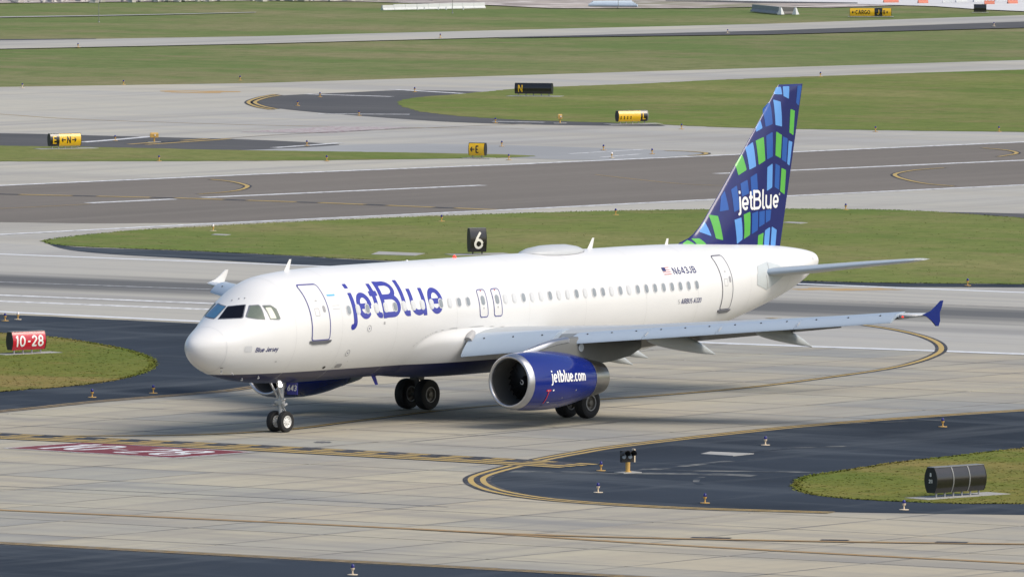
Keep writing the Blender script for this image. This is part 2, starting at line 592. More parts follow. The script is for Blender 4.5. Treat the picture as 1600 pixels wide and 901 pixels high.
for i in range(-26, 26):
    for j in range(-6, 24):
        c = O0 + E1 * (i + .5) + E2 * (j + .5)
        qs = [to_px(c + E1 * a + E2 * b) for a in (-.5, .5) for b in (-.5, .5)]
        if max(q[0] for q in qs) < -90 or min(q[0] for q in qs) > 1690 or min(q[1] for q in qs) > 925:
            continue
        q = to_px(c)
        k = 0
        while k < len(RW_NEAR) - 2 and RW_NEAR[k + 1][0] < q[0]:
            k += 1
        (xa, ya), (xb, yb) = RW_NEAR[k], RW_NEAR[k + 1]
        if max(q[1] for q in qs) < ya + (yb - ya) * (q[0] - xa) / (xb - xa) - 1:
            continue
        # slabs wholly under the asphalt and grass islands are left out
        if q[0] > 1000 and 706 < min(a[1] for a in qs) and max(a[1] for a in qs) < 786:
            continue
        if q[0] < 240 and 505 < min(a[1] for a in qs) and max(a[1] for a in qs) < 615:
            continue
        if max(a[1] for a in qs) > 1000 and q[0] < 700:
            continue
        o = bpy.data.objects.new('slab', slab_me)
        o.location = c
        link(o, taxiway)
        n_slabs += 1
print('slabs', n_slabs)

# the first runway (concrete) and what lies beyond it
g0, g1 = G(0, 438), G(1500, 489.5)
rd = (g1 - g0).normalized()
rn = Vector((-rd.y, rd.x, 0))
c0, c1 = G(0, 416), G(1500, 462)
M['runway_concrete'] = ground_mat('runway_concrete', (.40, .39, .35), [
    (.02, .02, .3, 5, .4, .62, (.36, .36, .355), .7),
    (.25, .008, .06, 6, .46, .68, (.44, .425, .375), .8),
    (.5, .010, .06, 7, .5, .70, (.27, .27, .27), .6),
    (.8, .8, 0, 6, .52, .75, (.32, .31, .29), .3)],
    rubber=[(g0, rn, 5.2, (.105, .11, .115), .93), (G(0, 462), rn, 2.4, (.2, .2, .2), .5)])
runway = struct(poly_sheet('runway', px_path(RW_NEAR, False) + list(reversed(px_path(RW_FAR, False))), .004, M['runway_concrete']))
FAR_TOP = [(-900, 152), (-400, 143), (0, 136), (400, 130), (800, 118), (1200, 106), (1600, 94), (2000, 82), (2600, 65)]
far_field = struct(poly_sheet('pavement', px_path([(x, y + 2) for x, y in RW_FAR], False) + list(reversed(px_path(FAR_TOP, False))), -.004, M['concrete_far']))

# second runway, asphalt
H_UP = [(-700, 321), (-300, 303), (0, 290), (400, 272.5), (800, 257), (1130, 242.5), (1600, 222), (2000, 204), (2500, 182)]
H_LO = [(-700, 404), (-300, 382), (0, 366.5), (330, 349.5), (800, 327.5), (1100, 312.5), (1600, 289), (2000, 270), (2500, 246)]
cross_runway = struct(poly_sheet('cross_runway', px_path([(-700, 322), (-300, 304), (0, 291), (400, 273), (800, 258), (1130, 243), (1600, 223), (2000, 205), (2500, 183)], False)
    + list(reversed(px_path([(-700, 366), (-300, 356), (0, 347), (150, 349), (330, 348), (800, 327), (1100, 312), (1600, 288.5), (2000, 269), (2500, 245)], False))), .002, M['asphalt_brown']))

def sheet_px(name, up, lo, z, mat, rag=0.0, seed=0, smooth=True, kind='structure'):
    o = poly_sheet(name, px_path(up, smooth) + list(reversed(px_path(lo, smooth))), z, mat, None, rag, seed)
    o["kind"] = kind
    return o

# asphalt shoulders
sheet_px('asphalt_shoulder', [(-600, 820), (-300, 835), (0, 850.5), (350, 869), (700, 887.5), (1000, 904), (1400, 926), (2200, 975)],
         [(-600, 1600), (2200, 1600)], .006, M['asphalt_dark'], smooth=False)
C_UP = [(760, 749), (778, 740), (815, 728), (850, 719), (905, 709), (960, 700), (1100, 683.5), (1250, 668), (1400, 656), (1600, 642.5), (2000, 618)]
C_LO = [(760, 750), (770, 757), (800, 766), (850, 776), (900, 782), (1000, 789), (1100, 793.5), (1300, 799.5), (1600, 804), (2000, 809)]
shoulder_right = sheet_px('asphalt_shoulder', C_UP, C_LO, .006, M['asphalt_dark'])
D_UP = [(-600, 460), (-300, 477), (0, 491), (75, 494), (130, 497), (300, 505), (380, 509), (470, 515), (540, 524)]
D_LO = [(-600, 700), (-300, 668), (0, 640), (130, 627), (200, 621), (300, 613), (370, 606), (470, 588), (530, 565), (545, 545)]
shoulder_left = sheet_px('asphalt_shoulder', D_UP, D_LO, .006, M['asphalt_dark'])
sheet_px('asphalt_shoulder', [(68, 377), (100, 384), (150, 387.5), (300, 392.5), (480, 401), (560, 406), (900, 421), (1250, 439), (1600, 444.5), (2000, 448), (2400, 452)],
         [(68, 378), (100, 389), (160, 396), (250, 401.5), (400, 410), (560, 417.5), (900, 430), (1250, 446), (1600, 449), (2000, 452), (2400, 456)], .008, M['asphalt_dark'])
sheet_px('asphalt_shoulder', [(1450, 331), (1520, 332), (1600, 334), (2000, 345)], [(1450, 332), (1520, 337), (1600, 342), (2000, 362)], .008, M['asphalt_mid'])
sheet_px('asphalt_shoulder', [(-500, 204), (0, 208.5), (110, 211), (230, 214), (380, 218), (470, 222), (530, 226)],
         [(-500, 226), (0, 228.5), (200, 231.5), (350, 235), (450, 232), (530, 227)], .006, M['asphalt_mid'])
sheet_px('asphalt_shoulder', [(402, 159.5), (415, 153.5), (450, 149), (540, 145), (620, 141.5), (700, 142), (760, 144)],
         [(402, 160.5), (420, 167), (470, 173.5), (560, 181), (690, 190), (800, 194), (900, 196), (1010, 197), (1040, 197)], .006, M['asphalt_mid'])
M['pale_patch'] = ground_mat('pale_asphalt', (.33, .34, .345), [(.05, .05, .3, 5, .42, .62, (.27, .28, .29), .8)])
sheet_px('pavement_patch', [(340, 234.5), (440, 231), (560, 226), (700, 225), (860, 229), (990, 233), (1105, 239)],
         [(340, 235.5), (600, 240), (800, 247), (930, 250), (1030, 246), (1105, 240)], .005, M['pale_patch'])

# grass areas
def grass_px(label_name, up, lo, z, mat, rag, seed, smooth=True):
    o = sheet_px('grass', up, lo, z, mat, rag, seed, smooth)
    return o
MG_UP = [(68, 376.5), (100, 371), (200, 361), (330, 353.5), (500, 345), (700, 337), (900, 331), (1060, 328), (1240, 326.5), (1350, 327.5), (1450, 330.5), (1600, 341), (2000, 366), (2400, 392)]
MG_LO = [(68, 377.5), (85, 382), (150, 386.5), (300, 392), (480, 400.5), (560, 405), (900, 420), (1250, 438.5), (1600, 444), (2000, 447), (2400, 450)]
grass_mid = grass_px('', MG_UP, MG_LO, .014, M['grass'], .10, 1)
grass_px('', [(-500, 224), (0, 228), (200, 231), (350, 234.5), (600, 238), (760, 241), (833, 243.5)], [(-500, 256), (0, 252.5), (400, 251.5), (700, 248), (800, 246), (833, 244.5)], .012, M['grass'], .1, 2)
grass_px('', [(621, 160), (632, 156), (665, 151), (720, 147), (830, 137.5), (1000, 131), (1200, 122), (1600, 109), (2000, 97), (2500, 83)],
         [(621, 161), (632, 168), (680, 178), (800, 187), (1000, 193.5), (1200, 201), (1600, 206.5), (2000, 211), (2500, 217)], .012, M['grass'], .1, 3)
IR_UP = [(1243, 757), (1260, 745), (1330, 734), (1400, 723), (1500, 712), (1600, 701), (2000, 665)]
IR_LO = [(1243, 759), (1252, 767), (1280, 774), (1330, 779), (1400, 783), (1500, 786.5), (1600, 787), (2000, 792)]
island_right = grass_px('', IR_UP, IR_LO, .016, M['grass_near'], .05, 4)
IL_UP = [(-400, 500), (0, 521), (70, 526), (130, 534), (190, 545), (228, 557), (240, 567)]
IL_LO = [(-400, 650), (0, 612), (80, 606), (150, 598.5), (200, 589), (232, 578), (240, 569)]
island_left = grass_px('', IL_UP, IL_LO, .016, M['grass_near'], .05, 5)

# far strips: a farther taxiway, gravel yard, pale apron
sheet_px('far_taxiway', [(-600, 72), (0, 63.5), (400, 57), (800, 47), (1200, 37.5), (1600, 24), (2200, 5)],
         [(-600, 85), (0, 76.5), (400, 68.5), (800, 58), (1200, 48), (1600, 34), (2200, 15)], .0, M['concrete_far'], smooth=False)
sheet_px('asphalt_shoulder', [(780, 58.8), (1200, 48), (1600, 34), (2200, 15)], [(780, 59.4), (1200, 54), (1600, 43.5), (2200, 26)], .002, M['asphalt_mid'], smooth=False)
sheet_px('asphalt_shoulder', [(-600, 73), (0, 61.5), (150, 60.5)], [(-600, 77), (0, 63.5), (150, 61.5)], .006, M['asphalt_mid'], smooth=False)
sheet_px('path', [(-400, 32.5), (0, 26), (180, 23.5), (400, 19)], [(-400, 34), (0, 27.5), (180, 24.6), (400, 19.7)], .0, M['pad'])
sheet_px('gravel_yard', [(-900, -160), (2600, -160)], [(-900, 10), (0, 5), (300, 2), (400, 1), (560, 2.5), (760, 8), (860, 13), (1080, 13), (1180, 11), (1300, 12), (1420, 8), (1600, -6), (2600, -40)], .0, M['gravel'], smooth=False)
sheet_px('apron', [(1060, -160), (2600, -160)], [(1060, -1), (1350, 7), (1460, 10), (1530, 15), (1600, 18), (1800, 17), (2600, 2)], .012, M['apron_white'], smooth=False)
sheet_px('asphalt_shoulder', [(1040, 1), (1180, 2.5), (1340, 4.5)], [(1040, 2), (1180, 5), (1340, 6)], .016, M['asphalt_mid'], smooth=False)

# dirt washed on the pavement
def stain(cx, cy, wx, wy, mat, z, parent, seed):
    rr = random.Random(seed)
    pts = []
    for k in range(26):
        t = 2 * math.pi * k / 26
        q = rr.uniform(.7, 1.1)
        pts.append(G(cx + wx * math.cos(t) * q, cy + wy * math.sin(t) * q))
    return poly_sheet('stain', pts, z, mat, parent)
stain(1320, 452, 95, 2.4, M['rust'], .009, runway, 1)
stain(310, 143.5, 62, 2.6, M['rust'], .003, far_field, 2)
stain(505, 690.5, 16, 1.6, M['crack'], .003, taxiway, 3)

# ------------------------------------------------------------------ painted markings
def line_px(name, pts, w, z, mat, parent, dash=None, smooth=True, start=0):
    return ribbon(name, px_path(pts, smooth, 8), w, z, mat, parent, dash, start)
def edged(pts, w, parent, z=.010, mat='yellow_line', border=.16, smooth=True):
    line_px('painted_border', pts, w + 2 * border, z, M['black_line'], parent, None, smooth)
    line_px('painted_line', pts, w, z + .004, M[mat], parent, None, smooth)
# near taxiway centre lines
edged([(-200, 787), (0, 796.5), (350, 812), (700, 829), (1000, 848), (1300, 864.5), (1600, 880), (1900, 896)], .42, taxiway, mat='yellow_near', border=.035)
edged([(650, 826.5), (800, 834), (1000, 840), (1300, 846), (1600, 850), (1900, 853)], .42, taxiway, .018, mat='yellow_near', border=.035)
for a, b in ((1080, 1142), (1282, 1326), (1462, 1512)):
    line_px('painted_line', [(a, 836.8 + (a - 900) * .0185), (b, 836.8 + (b - 900) * .0185)], .45, .028, M['black_line'], taxiway)
# double edge lines along the shoulders
def double_edge(pts, parent, gap=.36, w=.16, mat='yellow_line', z=.010):
    P = px_path(pts, True, 8)
    ribbon('painted_border', P, gap + w + .34, z, M['black_line'], parent)
    for s in (-.5, .5):
        ribbon('painted_line', offset_path(P, s * gap), w, z + .004, M[mat], parent)
double_edge([(-300, 832.5), (0, 848), (350, 866.5), (700, 885), (1000, 901.5), (1400, 923)], taxiway, mat='yellow_dim')
double_edge([(2000, 617), (1600, 640.8), (1400, 654), (1250, 666), (1100, 681.5), (960, 698), (905, 707), (850, 717), (805, 728), (770, 737), (750, 744), (745, 750), (753, 758), (780, 767.5), (835, 777), (900, 783.5), (1000, 790), (1100, 794.5), (1300, 800.5)], taxiway, gap=.42, w=.2)
double_edge([(-300, 671), (0, 642.5), (130, 629), (200, 623), (300, 615), (370, 608), (470, 590.5), (533, 567)], taxiway, mat='yellow_dim', w=.12)
# aircraft lead line
edged([(60, 681), (200, 680.5), (330, 678), (447, 671), (560, 657), (700, 640), (830, 629), (940, 623.5), (1060, 615), (1180, 604), (1290, 590), (1380, 577), (1430, 566), (1462, 554), (1471, 545), (1464, 535), (1440, 525), (1400, 515.5), (1350, 508), (1290, 502), (1200, 497)], .22, taxiway, .012, border=.14)

# runway holding position: two solid and two broken lines
HOLD = [G(-250, 668.5), G(0, 681.0), G(400, 699.5), G(755, 719), G(905, 728)]
hold_d = (HOLD[-1] - HOLD[0]).normalized()
ribbon('painted_border', offset_path(HOLD, 0), 2.5, .016, M['black_line'], taxiway)
for k, off in enumerate((-.92, -.31, .31, .92)):
    ribbon('painted_line', offset_path(HOLD, off), .32, .020, M['yellow_line'], taxiway, (.95, .95) if k >= 2 else None, 0 if k == 2 else .0)

# runway markings
line_px('painted_line', RW_NEAR, .75, .009, M['white_clean'], runway, smooth=False)
line_px('painted_line', RW_FAR, .65, .009, M['white_clean'], runway, smooth=False)
for dy in (0, 9.5):
    line_px('painted_line', [(-300, 448.5 + dy), (0, 461 + dy), (330, 474 + dy), (470, 479.5 + dy)], .75, .009, M['white_line'], runway, smooth=False)
line_px('painted_line', [(-300, 429), (0, 440.5), (330, 452)], .5, .009, worn('grey_marking', (.36, .37, .38), (.15, .155, .16)), runway, smooth=False)
line_px('painted_line', [(1300, 470), (1450, 475), (1600, 480), (1900, 490)], .45, .009, worn('tan_marking', (.40, .37, .32), (.25, .25, .25)), runway, smooth=False)
# cross runway markings
line_px('painted_line', H_UP, .75, .009, M['white_line'], cross_runway, smooth=False)
line_px('painted_line', H_LO, .75, .009, M['white_line'], cross_runway, smooth=False)
for a in ([(138, 317.3), (272, 311.2)], [(318, 308.7), (755, 289.5)], [(1120, 271.5), (1600, 250.5), (1800, 242)]):
    line_px('painted_line', a, .8, .009, M['white_line'], cross_runway, smooth=False)
YD = [(-200, 298), (0, 303.5), (270, 309.5), (500, 317), (775, 328)]
line_px('painted_border', YD, .62, .012, M['black_line'], cross_runway, smooth=False)
line_px('painted_line', YD, .5, .016, M['yellow_line'], cross_runway, (3.2, 1.5), smooth=False)
line_px('painted_line', [(-100, 329.5), (0, 326), (140, 319)], .18, .012, M['yellow_dim'], cross_runway)
line_px('painted_line', [(930, 273), (1060, 287), (1160, 291)], .14, .012, M['yellow_dim'], cross_runway)
for h in ([(330, 280.5), (362, 284), (383, 289), (386, 292.5), (374, 297), (350, 300.5), (310, 303.5)],
          [(1475, 262.5), (1430, 266), (1402, 271), (1400, 275.5), (1420, 282), (1450, 287.5), (1490, 291)],
          [(1535, 231.5), (1570, 234.5), (1587, 238), (1585, 241), (1560, 245)],
          ):
    edged(h, .24, cross_runway, .012, border=.12)
for h in ([(432, 147.5), (408, 152), (390, 158), (390, 162.5), (405, 168), (425, 171.5)], [(438, 149), (416, 153), (400, 158.5), (400, 162), (414, 167), (432, 170.5)],
          [(1040, 235.5), (1080, 237), (1103, 239.3), (1098, 242), (1078, 243.5)]):
    edged(h, .24, far_field, .010, border=.14)
for a, w in (([(128, 222.5), (180, 218.5), (237, 213.5)], .75), ([(428, 231), (480, 227.5), (532, 223.5)], .6), ([(478, 147.3), (613, 151.3)], .6), ([(497, 178.3), (640, 179)], .6),
             ([(610, 139.8), (724, 146.5)], .6), ([(770, 190), (850, 191.5)], .5), ([(890, 240.5), (1010, 233.5)], .35), ([(940, 246), (1000, 241)], .35)):
    line_px('painted_line', a, w, .011, M['white_line'], far_field)
line_px('painted_line', [(-100, 173), (0, 178.5), (110, 186), (250, 191), (420, 196), (640, 199.5), (820, 201)], .22, .006, M['yellow_dim'], far_field)
HB = [(215, 226), (280, 221.5), (345, 217)]
line_px('painted_border', HB, 2.0, .011, M['black_line'], far_field)
for o_ in (-.6, .6):
    ribbon('painted_line', offset_path(px_path(HB), o_), .45, .015, M['yellow_line'], far_field, None if o_ < 0 else (3, 3))
line_px('painted_line', [(345, 217), (430, 211), (560, 204.5), (700, 198.5), (830, 193.5)], .30, .010, worn('brown_marking', (.30, .25, .19), (.36, .34, .31)), far_field)
mk = [G(375, 206.5), G(520, 197.5), G(645, 199), G(520, 208)]
poly_sheet('painted_panel', mk, .010, M['purple_mark'], far_field)

# dust trodden across the right asphalt
M['dust'] = ground_mat('dust_trail', (.036, .047, .064), [(.7, .7, .3, 7, .44, .62, (.20, .205, .195), .9)])
for k, (pts, w_d) in enumerate((([(800, 736), (880, 737.5), (960, 738.5), (1080, 740), (1180, 743)], .9), ([(990, 736), (1060, 729), (1130, 721), (1180, 716)], .45), ([(1000, 733), (1100, 735.5), (1230, 737), (1330, 741)], .5),
                                ([(1095, 757), (1088, 753), (1090, 748), (1098, 745)], .22), ([(1150, 708), (1240, 700), (1320, 697)], .35), ([(1300, 663.6), (1400, 659), (1480, 656)], .18))):
    line_px('dust_trail', pts, w_d, .004, M['dust'], shoulder_right).location.z = .006 + .0012 * k
# poured sealant along slab joints
M['sealant'] = ground_mat('joint_sealant', (.20, .195, .18), [(.4, .4, 0, 5, .45, .6, (.33, .315, .27), .9)])
rj = random.Random(21)
for ax, bx, lo_, hi_, rng in ((E1, E2, -26, 26, range(-6, 19)), (E2, E1, -6, 19, range(-26, 24))):
    for k in rng:
        a = lo_
        while a < hi_:
            n_ = rj.choice((2, 3, 4, 6))
            if rj.random() < .72:
                p0, p1 = O0 + bx * k + ax * a, O0 + bx * k + ax * min(hi_, a + n_)
                (ux, uy), (vx, vy) = to_px(p0), to_px(p1)
                if max(ux, vx) > -50 and min(ux, vx) < 1650 and min(uy, vy) < 910 and max(uy, vy) > 560 - .03 * (1600 - max(ux, vx)):
                    ribbon('sealed_joint', [p0, p1], rj.uniform(.10, .19), .003, M['sealant'], taxiway)
            a += n_
for pts in ([(640, 690), (800, 675), (962, 659.5)], [(0, 759), (350, 774), (700, 791.5)]):
    line_px('sealed_joint', pts, .13, .005, M['crack'], taxiway)

# ------------------------------------------------------------------ drawn shapes: filled outlines from distance fields
def ell(cx, cy, rx, ry, a0, a1, n=14):
    return [(cx + rx * math.cos(R(a0 + (a1 - a0) * k / n)), cy + ry * math.sin(R(a0 + (a1 - a0) * k / n))) for k in range(n + 1)]

def stroke_field(strokes, hw):
    def f(X, Y):
        D = np.full(X.shape, 1e9)
        for st in strokes:
            n = len(st) - 1
            for i in range(n):
                ax, ay = st[i]
                bx, by = st[i + 1]
                dx, dy = bx - ax, by - ay
                l2 = dx * dx + dy * dy
                if l2 < 1e-12:
                    continue
                t = ((X - ax) * dx + (Y - ay) * dy) / l2
                tc = np.clip(t, 0, 1)
                d = np.hypot(X - ax - tc * dx, Y - ay - tc * dy) - hw
                L = math.sqrt(l2)
                if i == 0:
                    d = np.maximum(d, -t * L)
                if i == n - 1:
                    d = np.maximum(d, (t - 1) * L)
                D = np.minimum(D, d)
        return D
    return f

def poly_field(pts, r=0.0):
    def f(X, Y):
        D = np.full(X.shape, 1e18)
        S = np.ones(X.shape)
        n = len(pts)
        for i in range(n):
            (ax, ay), (bx, by) = pts[i], pts[i - 1]
            ex, ey = bx - ax, by - ay
            wx, wy = X - ax, Y - ay
            t = np.clip((wx * ex + wy * ey) / (ex * ex + ey * ey + 1e-18), 0, 1)
            D = np.minimum(D, (wx - ex * t) ** 2 + (wy - ey * t) ** 2)
            c1, c2, c3 = Y >= ay, Y < by, ex * wy > ey * wx
            S = np.where((c1 & c2 & c3) | (~c1 & ~c2 & ~c3), -S, S)
        return np.sqrt(D) * S - r
    return f

def rrect_field(cx, cy, hx, hy, r, ring=None):
    def f(X, Y):
        qx, qy = np.abs(X - cx) - hx + r, np.abs(Y - cy) - hy + r
        d = np.hypot(np.maximum(qx, 0), np.maximum(qy, 0)) + np.minimum(np.maximum(qx, qy), 0) - r
        return np.abs(d) - ring if ring else d
    return f

def fill(field, x0, x1, y0, y1, h):
    nx, ny = int((x1 - x0) / h) + 2, int((y1 - y0) / h) + 2
    xs, ys = x0 + h * np.arange(nx) - h * .37, y0 + h * np.arange(ny) - h * .41
    X, Y = np.meshgrid(xs, ys, indexing='ij')
    F = field(X, Y)
    F = np.where(np.abs(F) < 1e-7, 1e-7, F)
    ins = F < 0
    cells = ins[:-1, :-1] | ins[1:, :-1] | ins[1:, 1:] | ins[:-1, 1:]
    V, idx, faces = [], {}, []
    def vert(key, p):
        if key not in idx:
            idx[key] = len(V)
            V.append(p)
        return idx[key]
    for i, j in np.argwhere(cells):
        cs = ((i, j), (i + 1, j), (i + 1, j + 1), (i, j + 1))
        poly = []
        for k in range(4):
            a, b = cs[k], cs[(k + 1) % 4]
            fa, fb = F[a], F[b]
            if fa < 0:
                poly.append(vert(a, (xs[a[0]], ys[a[1]])))
            if (fa < 0) != (fb < 0):
                t = fa / (fa - fb)
                key = (min(a, b), max(a, b))
                poly.append(vert(key, (xs[a[0]] + (xs[b[0]] - xs[a[0]]) * t, ys[a[1]] + (ys[b[1]] - ys[a[1]]) * t)))
        if len(poly) >= 3:
            faces.append(poly)
    return V, faces

def decal(name, field, box, h, mapf, mat, parent, smooth=True):
    V, F = fill(field, *box, h)
    return mesh_obj(name, [mapf(x, y) for x, y in V], F, mat, parent, smooth)

# stroke letters: cap height 1, x-height .72
GL = {
 '0': (.62, [ell(.31, .5, .24, .42, 0, 360, 24)]), 'O': (.70, [ell(.35, .5, .28, .42, 0, 360, 24)]), 'o': (.60, [ell(.30, .36, .22, .29, 0, 360, 24)]),
 '1': (.34, [[(.20, 0), (.20, 1)], [(.04, .80), (.20, .93)]]),
 '2': (.60, [ell(.30, .70, .22, .22, 170, -20, 12) + [(.08, .10)], [(.04, .08), (.56, .08)]]),
 '3': (.60, [ell(.28, .71, .21, .21, 150, -90, 12), ell(.28, .28, .23, .21, 90, -150, 12), [(.2, .5), (.3, .5)]]),
 '4': (.64, [[(.46, 0), (.46, 1)], [(.42, .96), (.08, .30)], [(.04, .28), (.60, .28)]]),
 '6': (.62, [ell(.31, .30, .23, .23, 0, 360, 20), [(.10, .36), (.22, .66), (.44, .98)]]),
 '8': (.62, [ell(.31, .71, .20, .21, 0, 360, 18), ell(.31, .28, .24, .21, 0, 360, 18)]),
 'A': (.68, [[(.04, 0), (.34, .98), (.64, 0)], [(.16, .30), (.52, .30)]]),
 'B': (.64, [[(.10, 0), (.10, 1)], [(.10, .92), (.34, .92)] + ell(.34, .72, .20, .20, 90, -90, 8) + [(.10, .52)], [(.10, .52), (.36, .52)] + ell(.36, .30, .22, .22, 90, -90, 8) + [(.10, .08)]]),
 'C': (.66, [ell(.36, .5, .28, .42, 48, 312, 18)]), 'c': (.54, [ell(.31, .36, .23, .29, 50, 310, 16)]),
 'E': (.56, [[(.10, 0), (.10, 1)], [(.10, .92), (.54, .92)], [(.10, .5), (.48, .5)], [(.10, .08), (.54, .08)]]),
 'G': (.70, [ell(.36, .5, .28, .42, 45, 350, 18) , [(.36, .45), (.64, .45)], [(.62, .48), (.62, .1)]]),
 'I': (.24, [[(.12, 0), (.12, 1)]]),
 'J': (.52, [[(.40, 1), (.40, .30)] + ell(.22, .30, .18, .22, 0, -170, 10)]),
 'K': (.64, [[(.10, 0), (.10, 1)], [(.12, .40), (.56, .98)], [(.26, .60), (.60, .02)]]),
 'L': (.54, [[(.10, 1), (.10, 0)], [(.10, .08), (.52, .08)]]),
 'N': (.70, [[(.10, 0), (.10, 1)], [(.12, .96), (.58, .04)], [(.60, 0), (.60, 1)]]),
 'R': (.64, [[(.10, 0), (.10, 1)], [(.10, .92), (.34, .92)] + ell(.34, .70, .20, .22, 90, -90, 8) + [(.10, .48)], [(.32, .48), (.58, .02)]]),
 'S': (.60, [ell(.30, .71, .21, .21, 40, 270, 12) + ell(.30, .28, .22, .22, 90, -140, 12)]),
 'U': (.66, [[(.10, 1), (.10, .34)] + ell(.33, .34, .23, .26, 180, 360, 12) + [(.56, 1)]]),
 'b': (.60, [[(.09, 0), (.09, 1)], ell(.31, .36, .22, .29, 0, 360, 20)]),
 'e': (.58, [[(.08, .36), (.50, .36)], ell(.30, .36, .22, .29, 0, 315, 18)]),
 'j': (.28, [[(.17, .72), (.17, -.04)] + ell(.05, -.04, .12, .13, 0, -100, 8), [(.17, .84), (.17, .99)]]),
 'l': (.24, [[(.12, 0), (.12, 1)]]),
 'm': (.88, [[(.09, 0), (.09, .72)], [(.09, .40)] + ell(.26, .46, .17, .18, 180, 0, 10) + [(.43, 0)], [(.43, .40)] + ell(.60, .46, .17, .18, 180, 0, 10) + [(.77, 0)]]),
 'r': (.40, [[(.09, 0), (.09, .72)], [(.09, .36)] + ell(.27, .44, .18, .20, 180, 75, 8)]),
 's': (.46, [ell(.23, .52, .15, .13, 40, 270, 10) + ell(.23, .21, .16, .15, 90, -140, 10)]),
 't': (.38, [[(.16, .95), (.16, .22)] + ell(.28, .22, .12, .15, 180, 280, 6), [(.02, .64), (.36, .64)]]),
 'u': (.58, [[(.09, .72), (.09, .28)] + ell(.29, .28, .20, .21, 180, 360, 10), [(.49, .72), (.49, 0)]]),
 'y': (.54, [[(.05, .72), (.27, .06)], [(.49, .72), (.24, -.06), (.16, -.20), (.04, -.22)]]),
 '-': (.40, [[(.05, .46), (.35, .46)]]), '.': (.22, [[(.11, 0), (.11, .17)]]), ' ': (.30, []),
 '<': (.86, [[(.08, .5), (.80, .5)], [(.32, .80), (.08, .5), (.32, .20)]]),
 '>': (.86, [[(.06, .5), (.78, .5)], [(.54, .80), (.78, .5), (.54, .20)]]),
}
def text_strokes(txt, height, spacing=.06, xs=1.0, slant=0.0):
    out, x = [], 0.0
    for ch in txt:
        adv, ss = GL[ch]
        for s in ss:
            out.append([((x + p[0] * xs + p[1] * slant) * height, p[1] * height) for p in s])
        x += adv * xs + spacing
    return out, (x - spacing) * height

def lettering(name, txt, height, hw, mapf, mat, parent, h=None, spacing=.06, xs=1.0, slant=0.0, center=False):
    ss, w = text_strokes(txt, height, spacing, xs, slant)
    ox = -w / 2 if center else 0
    ss = [[(p[0] + ox, p[1]) for p in s] for s in ss]
    return decal(name, stroke_field(ss, hw), (ox - hw * 2, ox + w + height * slant + hw * 2, -height * .35, height * 1.08), h or height / 22, mapf, mat, parent)

# painted hold sign 10-28 on the pavement
q0, q1, q2, q3 = G(12, 700), G(265, 715), G(391, 706), G(126, 691.5)
ua, ub = ((q1 - q0) + (q2 - q3)) / 2, ((q3 - q0) + (q2 - q1)) / 2
def red_map(z):
    return lambda a, b: q0 + ua * a + ub * b + Vector((0, 0, z))
rs = struct(mesh_obj('painted_sign', [red_map(.012)(a, b) for a, b in ((-.02, -.03), (1.02, -.03), (1.02, 1.03), (-.02, 1.03))], [(0, 1, 2, 3)], M['white_line']))
mesh_obj('red_field', [red_map(.016)(a, b) for a, b in ((0, 0), (1, 0), (1, 1), (0, 1))], [(0, 1, 2, 3)], M['red_mark'], rs)
ssr, wr = text_strokes('10-28', 1.0, .10)
ssr = [[(.09 + p[0] / wr * .82, .12 + p[1] * .76) for p in s] for s in ssr]
decal('lettering', stroke_field(ssr, .027), (0, 1, 0, 1), .012, red_map(.020), M['white_line'], rs)

# ------------------------------------------------------------------ airliner
A = empty('airliner', (5.07, 0, 0))
tag(A, 'white passenger airliner with blue lettering and mosaic tail taxiing across the concrete', 'airliner')
A_OFF = Vector((5.07, 0, 0))
def am(name, v, f, mat, parent=None, smooth=False):
    """mesh in aircraft station coordinates, parented to the airliner or to one of its parts"""
    v = [tuple(Vector(p) - A_OFF) for p in v]
    return mesh_obj(name, v, f, mat, parent or A, smooth)
def ab(mb, name, mat, parent=None, angle=35):
    o = am(name, mb.v, mb.f, mat, parent)
    sharp(o, angle)
    return o
def adecal(name, field, box, h, mapf, mat, parent=None):
    V, F = fill(field, *box, h)
    return am(name, [mapf(x, y) for x, y in V], F, mat, parent, True)

def pchip(xs, ys):
    n = len(xs)
    h = [xs[i + 1] - xs[i] for i in range(n - 1)]
    d = [(ys[i + 1] - ys[i]) / h[i] for i in range(n - 1)]
    mm = [0.0] * n
    mm[0], mm[-1] = d[0], d[-1]
    for i in range(1, n - 1):
        if d[i - 1] * d[i] > 0:
            w1, w2 = 2 * h[i] + h[i - 1], h[i] + 2 * h[i - 1]
            mm[i] = (w1 + w2) / (w1 / d[i - 1] + w2 / d[i])
    def f(x):
        if x <= xs[0]:
            return ys[0]
        if x >= xs[-1]:
            return ys[-1]
        lo, hi = 0, n - 1
        while hi - lo > 1:
            k = (lo + hi) // 2
            if xs[k] <= x:
                lo = k
            else:
                hi = k
        t = (x - xs[lo]) / h[lo]
        t2, t3 = t * t, t * t * t
        return (2 * t3 - 3 * t2 + 1) * ys[lo] + (t3 - 2 * t2 + t) * h[lo] * mm[lo] + (-2 * t3 + 3 * t2) * ys[hi] + (t3 - t2) * h[lo] * mm[hi]
    return f

